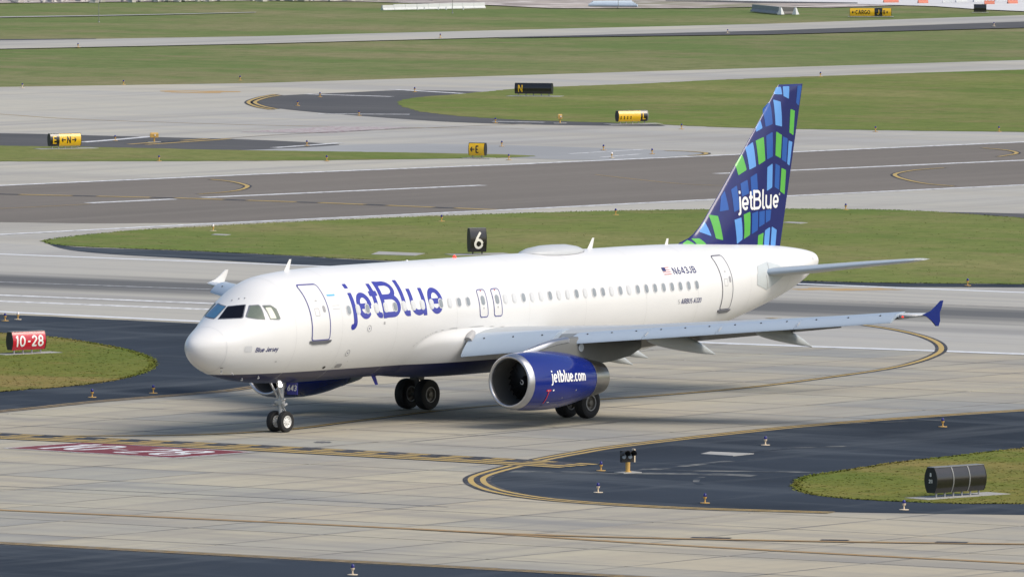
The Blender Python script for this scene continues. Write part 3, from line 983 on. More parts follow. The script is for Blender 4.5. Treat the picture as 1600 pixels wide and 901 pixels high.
# fuselage stations: x, top, bottom, half width, height of widest point
FS = [(0, 3.28, 3.28, 0, 3.28), (.05, 3.46, 3.06, .2, 3.28), (.2, 3.62, 2.84, .41, 3.28), (.5, 3.81, 2.60, .67, 3.29), (1.0, 4.04, 2.35, .99, 3.32), (1.5, 4.29, 2.18, 1.23, 3.37),
      (2.0, 4.64, 2.06, 1.46, 3.43), (2.5, 5.00, 1.97, 1.63, 3.50), (3.0, 5.33, 1.91, 1.75, 3.57), (3.5, 5.56, 1.86, 1.84, 3.64), (4.0, 5.70, 1.83, 1.895, 3.71), (5.0, 5.80, 1.79, 1.955, 3.83),
      (6.0, 5.86, 1.77, 1.975, 3.90), (7.5, 5.895, 1.77, 1.975, 3.92), (23, 5.90, 1.77, 1.975, 3.92), (25, 5.90, 1.86, 1.97, 3.94), (27, 5.885, 2.05, 1.92, 4.0), (29, 5.85, 2.33, 1.80, 4.12),
      (31, 5.78, 2.69, 1.58, 4.26), (33, 5.68, 3.12, 1.26, 4.42), (35, 5.54, 3.63, .90, 4.60), (36.3, 5.39, 4.08, .62, 4.74), (37.0, 5.27, 4.42, .44, 4.86), (37.35, 5.15, 4.6, .29, 4.88), (37.45, 4.89, 4.89, 0.0, 4.89)]
_u = [math.sqrt(s[0]) for s in FS]
fT, fB, fW, fM = [pchip(_u, [s[i] for s in FS]) for i in (1, 2, 3, 4)]
def sect(x):
    u = math.sqrt(max(x, 0))
    return fT(u), fB(u), fW(u), fM(u)
def fus_y(x, z):
    t, b, w, mz = sect(x)
    if t - b < 1e-6:
        return 0
    r = (z - mz) / (t - mz) if z >= mz else (mz - z) / (mz - b)
    return w * math.sqrt(max(0, 1 - r * r))
def fus_pt(x, a):
    t, b, w, mz = sect(x)
    c, s = math.cos(a), math.sin(a)
    return (x, -w * s, mz + (t - mz) * c if c >= 0 else mz + (mz - b) * c)
def port(x, z, off=.006):
    e = .01
    y = fus_y(x, z)
    n = -Vector(((fus_y(x + e, z) - fus_y(x - e, z)) / (2 * e), 1, (fus_y(x, z + e) - fus_y(x, z - e)) / (2 * e))).normalized()
    return Vector((x, -y, z)) + n * off
def port_map(off):
    return lambda x, z: port(x, z, off)
def arc_map(off, s0=.11):
    def f(x, s):
        t, b, w, mz = sect(x)
        return port(x, mz + (t - mz) * math.sin(min(1.45, (s + s0) / 1.977)), off)
    return f
def front(y, z, off=.006):
    lo, hi = 0.0, 8.0
    for _ in range(40):
        mid = (lo + hi) / 2
        t, b, w, mz = sect(mid)
        if b < z < t and fus_y(mid, z) > abs(y):
            hi = mid
        else:
            lo = mid
    x = hi
    def xf(yy, zz):
        l, h = 0.0, 8.0
        for _ in range(30):
            md = (l + h) / 2
            t, b, w, mz = sect(md)
            if b < zz < t and fus_y(md, zz) > abs(yy):
                h = md
            else:
                l = md
        return h
    e = .02
    n = Vector((-1, (xf(y + e, z) - xf(y - e, z)) / (2 * e), (xf(y, z + e) - xf(y, z - e)) / (2 * e))).normalized()
    return Vector((x, y, z)) + n * off

NA = 120
xs_ = [(k / 34) ** 2 * 4.0 for k in range(35)] + [4 + k * .5 for k in range(1, 43)] + [25 + k * .3 for k in range(1, 40)] + [36.8, 36.95, 37.1, 37.2, 37.28, 37.35, 37.39, 37.42, 37.44, 37.45]
xs_ = sorted(set(xs_))
hv, hf = [], []
for x in xs_:
    for k in range(NA):
        hv.append(fus_pt(x, 2 * math.pi * k / NA))
for i in range(len(xs_) - 1):
    for k in range(NA):
        k2 = (k + 1) % NA
        hf.append((i * NA + k, i * NA + k2, (i + 1) * NA + k2, (i + 1) * NA + k))
fuselage = mesh_obj('fuselage', [Vector(p) for p in hv], hf, M['hull'], A, True)
fuselage.location = -A_OFF

# wing-to-body fairing: the hull swells outwards below the shoulder line
def fairing():
    st = [(10.2, -.03, 2.75), (10.6, -.01, 2.95), (11.1, .045, 3.23), (11.7, .10, 3.40), (12.5, .155, 3.47), (13.5, .19, 3.49), (15, .21, 3.44), (17, .21, 3.32), (19, .17, 3.14), (20.5, .11, 3.0), (22, .04, 2.85), (23, -.01, 2.75), (23.8, -.03, 2.6)]
    fg, fz = pchip([q[0] for q in st], [q[1] for q in st]), pchip([q[0] for q in st], [q[2] for q in st])
    n, nx = 61, 70
    v = []
    for i in range(nx + 1):
        x = 10.2 + 13.6 * i / nx
        t, b, w, mz = sect(x)
        g, zt = fg(x), fz(x)
        a0 = math.pi / 2 + math.asin(min(1, max(0, (mz - zt) / (mz - b))))
        for k in range(n):
            u = k / (n - 1)
            a = a0 + (2 * math.pi - 2 * a0) * u
            e = min(u, 1 - u) * 2
            edge = min(1, e / .16)
            sm = edge * edge * (3 - 2 * edge)
            p = Vector(fus_pt(x, a))
            nr = Vector((0, p.y / (w * w), (p.z - mz) / ((mz - b) ** 2))).normalized()
            swell = g * (1 + .35 * math.exp(-((e - .45) / .25) ** 2)) if g > 0 else g
            v.append(p + nr * (-.012 + (swell + .012) * sm if g > 0 else min(-.012, g)))
    f = [(i * n + k, i * n + k + 1, (i + 1) * n + k + 1, (i + 1) * n + k) for i in range(nx) for k in range(n - 1)]
    o = mesh_obj('wing_fairing', v, f, M['hull'], A, True)
    o.location = -A_OFF
    return o
fairing_o = fairing()

# ---- wings
def le(y):
    return 21.27 - (17 - y) * .523
def chord(y):
    return 6.5 - (y - 2) * (6.5 - 3.9) / 4.4 if y < 6.4 else 3.9 - (y - 6.4) * (3.9 - 1.35) / 10.6
def zle(y):
    return 2.85 + (y - 2) * .083
MAIN = [(.045, .0), (.05, .035), (.10, .058), (.18, .075), (.3, .084), (.45, .082), (.60, .064), (.74, .036), (.74, -.022), (.6, -.040), (.45, -.054), (.3, -.058), (.15, -.050), (.07, -.035)]
TIPS = [(.0, .0), (.008, .02), (.03, .038), (.10, .058), (.2, .074), (.4, .080), (.6, .062), (.8, .028), (1.0, -.012), (.8, -.020), (.6, -.035), (.4, -.05), (.2, -.046), (.06, -.030), (.01, -.014)]
AIL = [(.745, .036), (.85, .018), (1.0, -.014), (.85, -.017), (.745, -.022)]
SLAT = [(.115, .066), (.06, .062), (.01, .045), (-.035, .012), (-.070, -.030), (-.088, -.060), (-.090, -.074), (-.078, -.076), (-.045, -.042), (.0, .0), (.05, .035), (.11, .058)]
FLAP = [(.71, .030), (.76, .030), (.82, .012), (.92, -.045), (1.02, -.118), (1.015, -.124), (.90, -.074), (.80, -.036), (.73, -.018)]
def ring_at(y, sec, s, th=1.0):
    c = chord(y)
    return [Vector((le(y) + p[0] * c, s * y, zle(y) + p[1] * c * th)) for p in sec]
def slat_ring(y, s):
    sx = 6.4 - (y - 2) * (6.4 - 4.6) / 14.15
    sz = 6.0 - (y - 2) * .3 if y < 5.3 else 3.05 - (y - 5.6) * .035
    return [Vector((le(y) + p[0] * sx, s * y, zle(y) + p[1] * sz)) for p in SLAT]
def span(sec, ys, s, th=None):
    mb = MB()
    mb.loft([slat_ring(y, s) if sec is SLAT else ring_at(y, sec, s) for y in ys])
    return mb
def make_wing(s):
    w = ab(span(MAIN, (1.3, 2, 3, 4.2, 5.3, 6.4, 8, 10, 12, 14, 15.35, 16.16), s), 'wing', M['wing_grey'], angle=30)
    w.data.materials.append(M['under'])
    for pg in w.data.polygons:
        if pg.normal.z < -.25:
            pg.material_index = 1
    w["label"] = 'port wing seen from its leading edge' if s < 0 else 'starboard wing mostly hidden behind the nose'
    mb = MB()
    mb.loft([[Vector((le(y) + p[0] * c, s * y, zle(y) + p[1] * c)) for p in TIPS] for y, c in ((16.17, 1.5), (16.5, 1.3), (16.8, 1.1), (16.98, .98))])
    ab(mb, 'wing_tip', M['white'], w, 40)
    seams = [(2.12, 5.0, 'slat'), (5.62, 8.03, 'slat'), (8.05, 10.43, 'slat'), (10.45, 13.0, 'slat'), (13.02, 16.15, 'slat')]
    for a, b, n in seams:
        ab(span(SLAT, [a + (b - a) * k / 4 for k in range(5)], s), n, M['slat'], w, 40)
    for a, b in ((2.1, 6.25), (6.45, 13.1)):
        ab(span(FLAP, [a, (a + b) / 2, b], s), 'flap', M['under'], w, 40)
    ab(span(AIL, (13.2, 14.3, 15.34), s), 'aileron', M['wing_grey'], w, 40)
    # slat fasteners
    for (a, b, _) in seams:
        for k in range(3):
            y = a + (b - a) * (k + .5) / 3
            c = chord(y)
            q_ = slat_ring(y, s)
            p = (q_[2] * .6 + q_[3] * .4)
            n = (q_[2] - q_[3]).cross(Vector((0, 1, 0))).normalized()
            n = n if n.x < 0 else -n
            mb = MB()
            mb.tube(p - n * .02, p + n * .018, .035, n=8)
            ab(mb, 'slat_track_port', M['black'], w)
    for y in (8.04, 10.44, 13.01):
        c = chord(y)
        for k in (-1, 1):
            mb = MB()
            q_ = slat_ring(y, s)
            mb.tube(q_[3] + Vector((-.005, k * .09, 0)), q_[4] + Vector((-.005, k * .09, 0)), .014, n=6)
            ab(mb, 'slat_link', M['seam'], w)
    # flap track fairings
    for y, x0, x1, z1, rad in ((4.0, 16.2, 20.8, 1.82, .34), (4.75, 16.6, 20.75, 2.10, .28), (7.7, 16.9, 21.0, 2.34, .30), (11.3, 18.75, 22.15, 2.70, .25)):
        mb = MB()
        rings = []
        zs = zle(y) - .10
        for k in range(13):
            t = k / 12
            r = rad * (math.sin(math.pi * min(1, t * 1.02 + .02) ** .8) ** .6) if t < .98 else .02
            x = x0 + (x1 - x0) * t
            zc = zs - .12 + (z1 - zs + .12) * t ** 1.7
            rings.append([Vector((x, s * y + r * .62 * math.cos(q), zc + r * 1.05 * math.sin(q))) for q in [2 * math.pi * i / 16 for i in range(16)]])
        mb.loft(rings)
        ab(mb, 'flap_track_fairing', M['stab'], w, 60)
    # fence
    fen = [(21.25, 4.12), (21.75, 4.24), (22.05, 4.40), (22.36, 4.59), (22.50, 4.59), (22.40, 4.36), (22.28, 4.16), (22.28, 4.05), (22.30, 3.86), (22.20, 3.66), (22.06, 3.67), (21.82, 3.86), (21.52, 4.02)]
    mb = MB()
    mb.loft([[Vector((x, s * (17.0 - .015), z)) for x, z in fen], [Vector((x, s * (17.0 + .03), z)) for x, z in fen]])
    ab(mb, 'wingtip_fence', M['cowl'] if s < 0 else M['white'], w, 30)
    # red position lamp
    if s < 0:
        y = 16.35
        mb = MB()
        mb.lathe([(-.07, .0), (-.05, .035), (0, .05), (.05, .035), (.07, 0)], (le(y) - .01, s * y, zle(y) + .01), (.5, s, 0), 12)
        ab(mb, 'position_lamp', M['red_on'], w, 60)
        mb = MB()
        mb.lathe([(-.34, 0), (-.3, .05), (0, .062), (.3, .05), (.34, 0)], (le(16.5) - .0, s * 16.5, zle(16.5) + .012), (.5, s, 0), 10)
        ab(mb, 'lamp_cover', M['seam'], w, 60)
    return w
wing_port = make_wing(-1)
wing_star = make_wing(1)
# root seal of the port inner slat
mb = MB()
mb.lathe([(0, .0), (.01, .15), (.25, .17), (.5, .10), (.52, 0)], (13.35, -2.12, 3.0), (.6, .12, .45), 12)
ab(mb, 'root_seal', M['seam'], wing_port, 60)

# ---- engines
NZ0, NZ1 = 1.74, 1.64
def eng_axis(s):
    o = Vector((11.15, s * 5.75, NZ0))
    d = (Vector((16.4, s * 5.75, NZ1)) - o).normalized()
    return o, d
def make_engine(s):
    o, d = eng_axis(s)
    mb = MB()
    mb.lathe([(.275, 1.0235), (.6, 1.058), (1.2, 1.085), (2.0, 1.08), (2.5, 1.05), (3.0, .995), (3.4, .935), (3.8, .86), (4.25, .765), (4.25, .70)], o, d, 64)
    e = ab(mb, 'engine_nacelle', M['cowl'], angle=50)
    e["label"] = 'glossy blue port engine with website lettering' if s < 0 else 'dark blue starboard engine seen under the nose'
    mb = MB()
    mb.lathe([(.28, 1.0215), (.24, 1.017), (.15, 1.0), (.07, .972), (.02, .94), (0, .905), (.02, .87), (.08, .84), (.16, .825)], o, d, 64)
    ab(mb, 'inlet_lip', M['chrome'], e, 60)
    mb = MB()
    mb.lathe([(.155, .826), (.35, .81), (.7, .80), (1.15, .80)], o, d, 64)
    ab(mb, 'inlet_duct', M['duct'], e, 60)
    mb = MB()
    mb.lathe([(1.16, .805), (1.165, .02)], o, d, 48)
    ab(mb, 'fan_backing', M['black'], e, 60)
    # fan
    u = Vector((0, 0, 1))
    u = (u - d * u.dot(d)).normalized()
    w_ = d.cross(u)
    mb = MB()
    for k in range(22):
        t = 2 * math.pi * k / 22
        rr = u * math.cos(t) + w_ * math.sin(t)
        tt = d.cross(rr)
        pts = []
        for r, tw, cw in ((.2, .2, .10), (.45, .55, .13), (.78, 1.0, .15)):
            a = tt * math.cos(tw) * cw * .7 + d * math.sin(tw) * cw * .4 + d * (-.06)
            b = tt * -math.cos(tw) * cw * .7 - d * math.sin(tw) * cw * .4 + d * (-.06)
            pts.append((o + d * 1.08 + rr * r + a, o + d * 1.08 + rr * r + b))
        v = [q for p in pts for q in p]
        mb.add(v, [(0, 1, 3, 2), (2, 3, 5, 4)])
    ab(mb, 'fan', M['fan'], e, 60)
    mb = MB()
    mb.lathe([(.72, .0), (.74, .05), (.82, .11), (.95, .17), (1.06, .20)], o, d, 32)
    ab(mb, 'spinner', M['black'], e, 60)
    # spiral on the spinner
    sp = []
    for k in range(26):
        t = k / 25
        ang = .6 + t * 4.6
        r = .05 + .10 * t
        ax = .74 + .19 * t ** 1.25 - .014
        for rr_ in (r - .016, r + .022):
            sp.append(o + d * (ax - .01) + (u * math.cos(ang) + w_ * math.sin(ang)) * rr_)
    am('spinner_spiral', sp, [(2 * k, 2 * k + 1, 2 * k + 3, 2 * k + 2) for k in range(25)], M['print_white'], e)
    mb = MB()
    mb.lathe([(4.20, .745), (4.5, .715), (4.9, .655), (5.25, .59), (5.25, .57), (4.7, .58), (4.3, .56)], o, d, 48)
    ab(mb, 'exhaust_nozzle', M['nozzle'], e, 50)
    mb = MB()
    mb.lathe([(4.25, .775), (4.28, .775), (4.28, .74)], o, d, 48)
    ab(mb, 'cowl_rim', M['chrome'], e, 50)
    mb = MB()
    mb.lathe([(4.31, .57), (4.6, .30), (5.1, .16), (5.45, .02)], o, d, 24)
    ab(mb, 'exhaust_cone', M['fan'], e, 50)
    # pylon
    rings = []
    for x, zt, zb, hw in ((11.95, 2.76, 2.60, .03), (12.4, 2.88, 2.5, .09), (13.1, 3.03, 2.4, .14), (14.0, 3.16, 2.3, .17), (15.0, 3.20, 2.2, .18), (15.9, 3.16, 2.15, .19), (17.0, 3.05, 2.2, .18), (18.2, 2.98, 2.35, .14), (19.0, 2.93, 2.6, .05)):
        rings.append([Vector((x, s * 5.75 + a * hw, zb + (zt - zb) * b)) for a, b in ((-1, 0), (-1, .75), (-.75, .93), (-.3, 1), (.3, 1), (.75, .93), (1, .75), (1, 0))])
    mb = MB()
    mb.loft(rings)
    ab(mb, 'pylon', M['under'], e, 40)  # shadowed pylon sides get their darkness from this colour
    rings = [[Vector((x, s * 5.75 + a * hw, zt - d)) for a, d in ((-1.04, .16), (-1.04, .04), (-.5, -.02), (.5, -.02), (1.04, .04), (1.04, .16))] for x, zt, hw in ((11.93, 2.76, .04), (12.4, 2.88, .10), (13.1, 3.03, .15), (13.8, 3.14, .175), (14.5, 3.19, .19))]
    mb = MB()
    mb.loft(rings)
    ab(mb, 'pylon_cap', M['chrome'], e, 50)
    mb = MB()
    mb.lathe([(0, .15), (.012, .15), (.013, 0)], (15.2, s * 5.75 - .19, 2.80), (0, -1, 0), 20)
    if s < 0:
        ab(mb, 'access_disc', M['plate'], e, 40)
    # bleed strake
    mb = MB()
    mb.box((12.9, s * 5.75 - .0, .665), (.35, .03, .07))
    ab(mb, 'drain_mast', M['seam'], e)
    return e
eng_port = make_engine(-1)
eng_star = make_engine(1)
# lettering on the port cowl
ep_o, ep_d = eng_axis(-1)
ePr = pchip([.235, .6, 1.2, 2.0, 2.5, 3.0, 3.4, 3.8, 4.25], [1.018, 1.058, 1.085, 1.08, 1.05, .995, .935, .86, .765])
def cowl_map(off):
    def f(x, s):
        r = ePr(x) + off
        a = s / 1.05
        c = ep_o + ep_d * x
        return Vector((c.x, c.y - r * math.cos(a), c.z + r * math.sin(a)))
    return f
ss, w_ = text_strokes('jetblue.com', .43, .06, .82)
ss = [[(p[0] + 1.17, p[1] - .02) for p in s] for s in ss]
adecal('lettering', stroke_field(ss, .034), (1.05, 1.25 + w_, -.25, .55), .018, cowl_map(.008), M['print_white'], eng_port)
for c, bx in (((1.05, -.30, .13, .035), 'print_red'), ((1.06, -.58, .022, .28), 'print_red'), ((1.32, -.30, .045, .03), 'print_white'), ((1.03, -.30, .03, .02), 'print_white'), ((1.30, -.80, .07, .02), 'print_white'), ((2.75, -.36, .03, .03), 'print_grey'), ((2.0, -.62, .04, .01), 'print_grey'), ((1.75, -.92, .22, .008), 'print_grey')):
    adecal('stencil', rrect_field(c[0], c[1], c[2], c[3], .004), (c[0] - c[2] - .02, c[0] + c[2] + .02, c[1] - c[3] - .02, c[1] + c[3] + .02), .02, cowl_map(.009), M[bx], eng_port)

# ---- tail fin
def fin_le(z):
    return f_fle(z)
f_fle = pchip([5.3, 5.9, 6.05, 6.4, 7.14, 9.15, 11.5, 11.72], [28.0, 28.9, 29.45, 30.05, 30.83, 32.76, 34.93, 35.14])
def fin_te(z):
    return 35.2 + (z - 5.3) * (36.69 - 35.2) / (11.72 - 5.3)
def fin_th(x, z):
    """half thickness"""
    a, b = fin_le(z), fin_te(z)
    t = min(1, max(0, (x - a) / (b - a)))
    c = min(b - a, 5.3)
    return .5 * c * .10 * (2.969 * math.sqrt(t) * .9 - 1.26 * t - 3.516 * t * t * .62 + 1.9 * t ** 3 - .60 * t ** 4 * .6) / 1.05 if t > 0 else 0
def fin_half(x, z):
    a, b = fin_le(z), fin_te(z)
    t = min(1, max(0, (x - a) / (b - a)))
    c = min(b - a, 5.3)
    prof = pchip([0, .01, .04, .1, .2, .32, .45, .62, .8, 1.0], [0, .16, .36, .60, .85, .98, 1.0, .76, .40, .02])
    return .052 * c * _finp(t)
_finp = pchip([0, .01, .04, .1, .2, .32, .45, .62, .8, 1.0], [0, .16, .36, .60, .85, .98, 1.0, .76, .40, .02])
ts = [0, .004, .012, .03, .06, .1, .16, .24, .32, .40, .48, .58, .70, .82, .92, 1.0]
zs = [5.3, 5.6, 5.8, 5.9, 5.98, 6.05, 6.2, 6.4, 6.7, 7.1, 7.6, 8.2, 9, 10, 10.8, 11.4, 11.62, 11.69, 11.715]
rings = []
for z in zs:
    a, b = fin_le(z), fin_te(z)
    k = 1.0 if z < 11.5 else (.92 if z < 11.65 else (.6 if z < 11.7 else .2))
    up = [Vector((a + (b - a) * t, -fin_half(a + (b - a) * t, z) * k, z)) for t in ts]
    dn = [Vector((p.x, -p.y, p.z)) for p in reversed(up[1:-1])]
    rings.append(up + dn)
mb = MB()
mb.loft(rings)
fin = ab(mb, 'tail_fin', M['fin'], angle=50)
def fin_map(off):
    return lambda x, z: Vector((x, -fin_half(x, z) - off, z))
MOSAIC = [('L', [(34.75, 11.14), (35.13, 11.05), (35.2, 10.13), (34.79, 10.2)]), ('M', [(34.15, 10.81), (34.54, 11.06), (34.58, 10.24), (34.18, 10.15)]), ('L', [(33.85, 10.28), (33.93, 10.36), (33.97, 10.1), (33.66, 9.98), (33.68, 10.1)]),
 ('L', [(35.0, 11.60), (35.2, 11.62), (35.24, 11.36), (34.84, 11.38)]), ('L', [(35.34, 11.63), (35.7, 11.63), (35.67, 11.18), (35.35, 11.29)]), ('M', [(36.33, 11.63), (36.6, 11.63), (36.42, 10.89), (36.25, 11.0)]),
 ('G', [(35.84, 10.75), (36.13, 10.67), (36.06, 9.77), (35.79, 9.88)]), ('G', [(34.82, 9.91), (35.2, 9.77), (35.15, 8.92), (34.79, 9.03)]), ('M', [(34.18, 9.78), (34.56, 9.9), (34.56, 9.0), (34.19, 8.9)]),
 ('G', [(33.57, 9.61), (34.0, 9.73), (34.04, 8.86), (33.65, 8.72)]), ('L', [(33.0, 9.36), (33.38, 9.55), (33.45, 8.66), (33.07, 8.55)]), ('G', [(32.76, 9.1), (32.88, 8.54), (32.43, 8.36), (32.38, 8.72)]),
 ('M', [(35.31, 9.71), (35.64, 9.62), (35.57, 8.74), (35.27, 8.85)]), ('L', [(35.75, 9.53), (35.99, 9.48), (35.82, 8.61), (35.68, 8.67)]), ('L', [(34.21, 8.57), (34.56, 8.69), (34.56, 7.81), (34.21, 7.7)]),
 ('M', [(34.8, 8.68), (35.1, 8.59), (35.07, 7.71), (34.77, 7.82)]), ('G', [(35.26, 8.5), (35.56, 8.41), (35.49, 7.52), (35.19, 7.64)]), ('M', [(33.11, 8.23), (33.49, 8.36), (33.52, 7.66), (33.14, 7.56)]),
 ('M', [(32.5, 8.01), (32.89, 8.13), (32.95, 7.64), (32.54, 7.54)]), ('M', [(31.96, 7.8), (32.26, 7.93), (32.33, 7.06), (32.02, 6.97)]), ('M', [(31.4, 7.55), (31.6, 7.74), (31.69, 7.06), (31.23, 7.02)]),
 ('L', [(32.02, 6.64), (32.42, 6.71), (32.52, 5.89), (32.18, 5.75)]), ('G', [(32.61, 6.82), (33.0, 6.91), (33.03, 6.05), (32.66, 5.92)]), ('M', [(33.15, 6.84), (33.56, 6.91), (33.57, 6.21), (33.18, 6.08)]),
 ('M', [(33.68, 6.89), (34.05, 6.91), (34.05, 6.43), (33.68, 6.33)]), ('M', [(34.15, 6.92), (34.52, 6.93), (34.47, 6.56), (34.16, 6.47)]), ('G', [(30.66, 6.88), (31.07, 6.82), (31.25, 5.93), (30.85, 6.01)]),
 ('L', [(30.38, 6.62), (30.58, 6.11), (30.05, 6.28)]), ('G', [(29.0, 5.86), (29.3, 5.97), (29.57, 5.82)]), ('G', [(29.55, 6.02), (29.92, 6.01), (30.22, 5.8), (29.73, 5.82)]),
 ('G', [(33.67, 5.98), (34.02, 6.06), (33.99, 5.6), (33.67, 5.62)]), ('L', [(34.14, 6.15), (34.48, 6.26), (34.43, 5.55), (34.12, 5.58)]), ('L', [(34.63, 6.27), (34.96, 6.14), (34.89, 5.52), (34.59, 5.55)])]
for k, pl in MOSAIC:
    bx = (min(p[0] for p in pl) - .03, max(p[0] for p in pl) + .03, min(p[1] for p in pl) - .03, max(p[1] for p in pl) + .03)
    adecal('colour_block', poly_field(pl, .018), bx, .035, fin_map(.006), M[{'L': 'fin_light', 'M': 'fin_mid', 'G': 'fin_green'}[k]], fin)

# company lettering, drawn stroke by stroke at unit: x-height 1.06, cap 1.48
def logo_strokes():
    S = []
    S += [[(.23, 1.06), (.23, -.05)] + ell(.06, -.05, .17, .18, 0, -90, 8) + [(.0, -.23)], [(.23, 1.25), (.23, 1.47)]]
    def e_(cx):
        return [[(cx - .29, .50), (cx + .36, .50)], ell(cx, .53, .315, .405, -3, 318, 26)]
    S += e_(.84)
    S += [[(1.53, 1.40), (1.53, .30)] + ell(1.71, .30, .18, .18, 180, 270, 7) + [(1.79, .12)], [(1.31, .96), (1.76, .96)]]
    S += [[(1.94, 0), (1.94, 1.48)], [(1.84, 1.36), (2.36, 1.36)] + ell(2.36, 1.075, .34, .285, 90, -90, 14) + [(1.9, .79)],
          [(1.9, .79), (2.42, .79)] + ell(2.42, .455, .38, .335, 90, -90, 14) + [(1.84, .12)]]
    S += [[(3.13, 1.48), (3.13, .28)] + ell(3.26, .28, .13, .16, 180, 270, 6) + [(3.42, .12)]]
    S += [[(3.59, 1.06), (3.59, .44)] + ell(3.93, .44, .34, .32, 180, 360, 16) + [(4.27, 1.06)], [(4.27, .6), (4.27, 0)]]
    S += e_(4.96)
    return S
LOGO = logo_strokes()
ss = [[(6.77 + p[0], p[1]) for p in s] for s in LOGO]
adecal('lettering', stroke_field(ss, .104), (6.7, 12.3, -.4, 1.55), .028, arc_map(.005), M['logo'])["label"] = 'large blue company name across the cabin windows'
sc_ = .52
ss = [[(32.27 + p[0] * sc_, 6.98 + p[1] * sc_) for p in s] for s in LOGO]
adecal('lettering', stroke_field(ss, .052), (32.1, 35.3, 6.6, 7.85), .028, fin_map(.012), M['print_white'], fin)["label"] = 'white company name on the tail'
adecal('lettering', rrect_field(35.12, 7.52, .035, .035, .03, .008), (35.05, 35.2, 7.45, 7.6), .012, fin_map(.012), M['print_white'], fin)

# ---- horizontal tail
def make_stab(s):
    SEC = [(0, 0), (.01, .018), (.05, .036), (.15, .05), (.35, .055), (.6, .04), (.85, .014), (1, 0), (.85, -.014), (.6, -.04), (.35, -.055), (.15, -.05), (.05, -.036), (.01, -.018)]
    def ring(y, x0, c, z, th=1.0):
        return [Vector((x0 + p[0] * c, s * y, z + p[1] * c * th)) for p in SEC]
    mb = MB()
    st = [(.55, 32.2, 3.7, 4.58), (1.0, 32.55, 3.45, 4.62), (2.5, 33.45, 2.85, 4.77), (4.2, 34.45, 2.15, 4.96), (5.8, 35.35, 1.45, 5.12), (6.12, 35.62, 1.05, 5.16), (6.22, 35.9, .6, 5.17)]
    mb.loft([ring(*q) for q in st])
    o = ab(mb, 'tailplane', M['stab'], angle=50)
    mb = MB()
    rings = []
    for y, x0, c, z in st[1:-1]:
        rings.append([Vector((x0 + p[0] * c - .018, s * y, z + p[1] * c * 1.0 + .002)) for p in ((.06, .042), (.02, .03), (0, .004), (.0, -.004), (.02, -.026), (.03, -.024), (.012, 0), (.03, .03))])
    mb.loft(rings)
    ab(mb, 'leading_edge', M['slat'], o, 50)
    return o
stab_p = make_stab(-1)
stab_s = make_stab(1)
for pl in ([(32.07, 4.92), (32.93, 5.05), (33.81, 4.87), (34.25, 4.66), (33.48, 4.60), (31.98, 4.62)], [(31.91, 4.64), (31.87, 4.22), (32.76, 3.98), (34.12, 4.48), (33.4, 4.64)]):
    bx = (31.8, 34.3, 3.9, 5.1)
    adecal('trim_plate', poly_field(pl), bx, .05, port_map(.012), M['plate'])
for pl in ([(32.9, 5.0), (32.88, 4.66)], [(32.62, 4.56), (32.75, 4.02)]):
    adecal('panel_seam', stroke_field([pl], .018), (32.4, 33.1, 3.9, 5.1), .03, port_map(.017), M['print_grey'])

# ---- cabin windows, doors
def cabin_window(x, z, k):
    V, F = fill(rrect_field(0, 0, .13, .19, .12), -.17, .17, -.23, .23, .035)
    o = am('cabin_window', [port(x + a, z + b * .97, .011) for a, b in V], F, M['winframe'], None, True)
    shut = k in SHUT
    V, F = fill(rrect_field(.010, 0, .098, .155, .092), -.13, .13, -.19, .19, .032)
    am('pane', [port(x + a, z + b * .97, .017) for a, b in V], F, M['pane_shut'] if shut else M['pane'], o, True)
SHUT = {1, 3, 4, 6, 7, 8, 9, 11, 14, 15, 17, 18, 20, 21, 23, 26, 28}
WZ = 4.42
wx = [6.667 + .533 * i for i in range(14)] + [15.816 + .533 * i for i in range(23)]
for k, x in enumerate(wx):
    cabin_window(x, WZ, k)

def ring_decal(name, cx, cz, hx, hz, r, wd, mat, off=.012, parent=None, h=.03):
    return adecal(name, rrect_field(cx, cz, hx, hz, r, wd), (cx - hx - .1, cx + hx + .1, cz - hz - .1, cz + hz + .1), h, port_map(off), mat, parent)
def passenger_door(cx, z0, z1, hx, mat, lab):
    cz, hz = (z0 + z1) / 2, (z1 - z0) / 2
    d = adecal('passenger_door', rrect_field(cx, cz, hx, hz, .10), (cx - hx - .05, cx + hx + .05, z0 - .05, z1 + .05), .06, port_map(.008), M['white'])
    d["label"] = lab
    ring_decal('door_outline', cx, cz, hx, hz, .10, .021, mat, .014, d)
    adecal('door_window', rrect_field(cx + hx * .55, cz + .12, .07, .12, .065), (cx, cx + hx, cz - .1, cz + .3), .025, port_map(.016), M['print_grey'], d)
    adecal('door_handle', rrect_field(cx - hx * .25, cz + .02, .11, .13, .02, .010), (cx - hx, cx + .2, cz - .2, cz + .25), .02, port_map(.014), M['seam'], d)
    adecal('stencil', rrect_field(cx - .02, cz + .42, .06, .025, .01), (cx - .2, cx + .2, cz + .35, cz + .5), .02, port_map(.014), M['seam'], d)
    mb = MB()
    rings = []
    for k in range(7):
        x = cx - hx - .10 + (2 * hx + .2) * k / 6
        p, q = port(x, z0 - .01, 0), port(x, z0 - .14, 0)
        n1, n2 = port(x, z0 - .01, .05), port(x, z0 - .14, .035)
        if k in (0, 6):
            q, n2 = port(x, z0 - .09, 0), port(x, z0 - .09, .02)
        rings.append([p, n1, n2, q])
    mb.loft(rings)
    ab(mb, 'door_sill', M['sill'], d, 30)
    return d
passenger_door(5.05, 3.41, 5.38, .49, M['seal'], 'front passenger door with dark blue outline')
passenger_door(29.63, 3.40, 5.41, .37, M['seal_grey'], 'rear passenger door with grey outline')
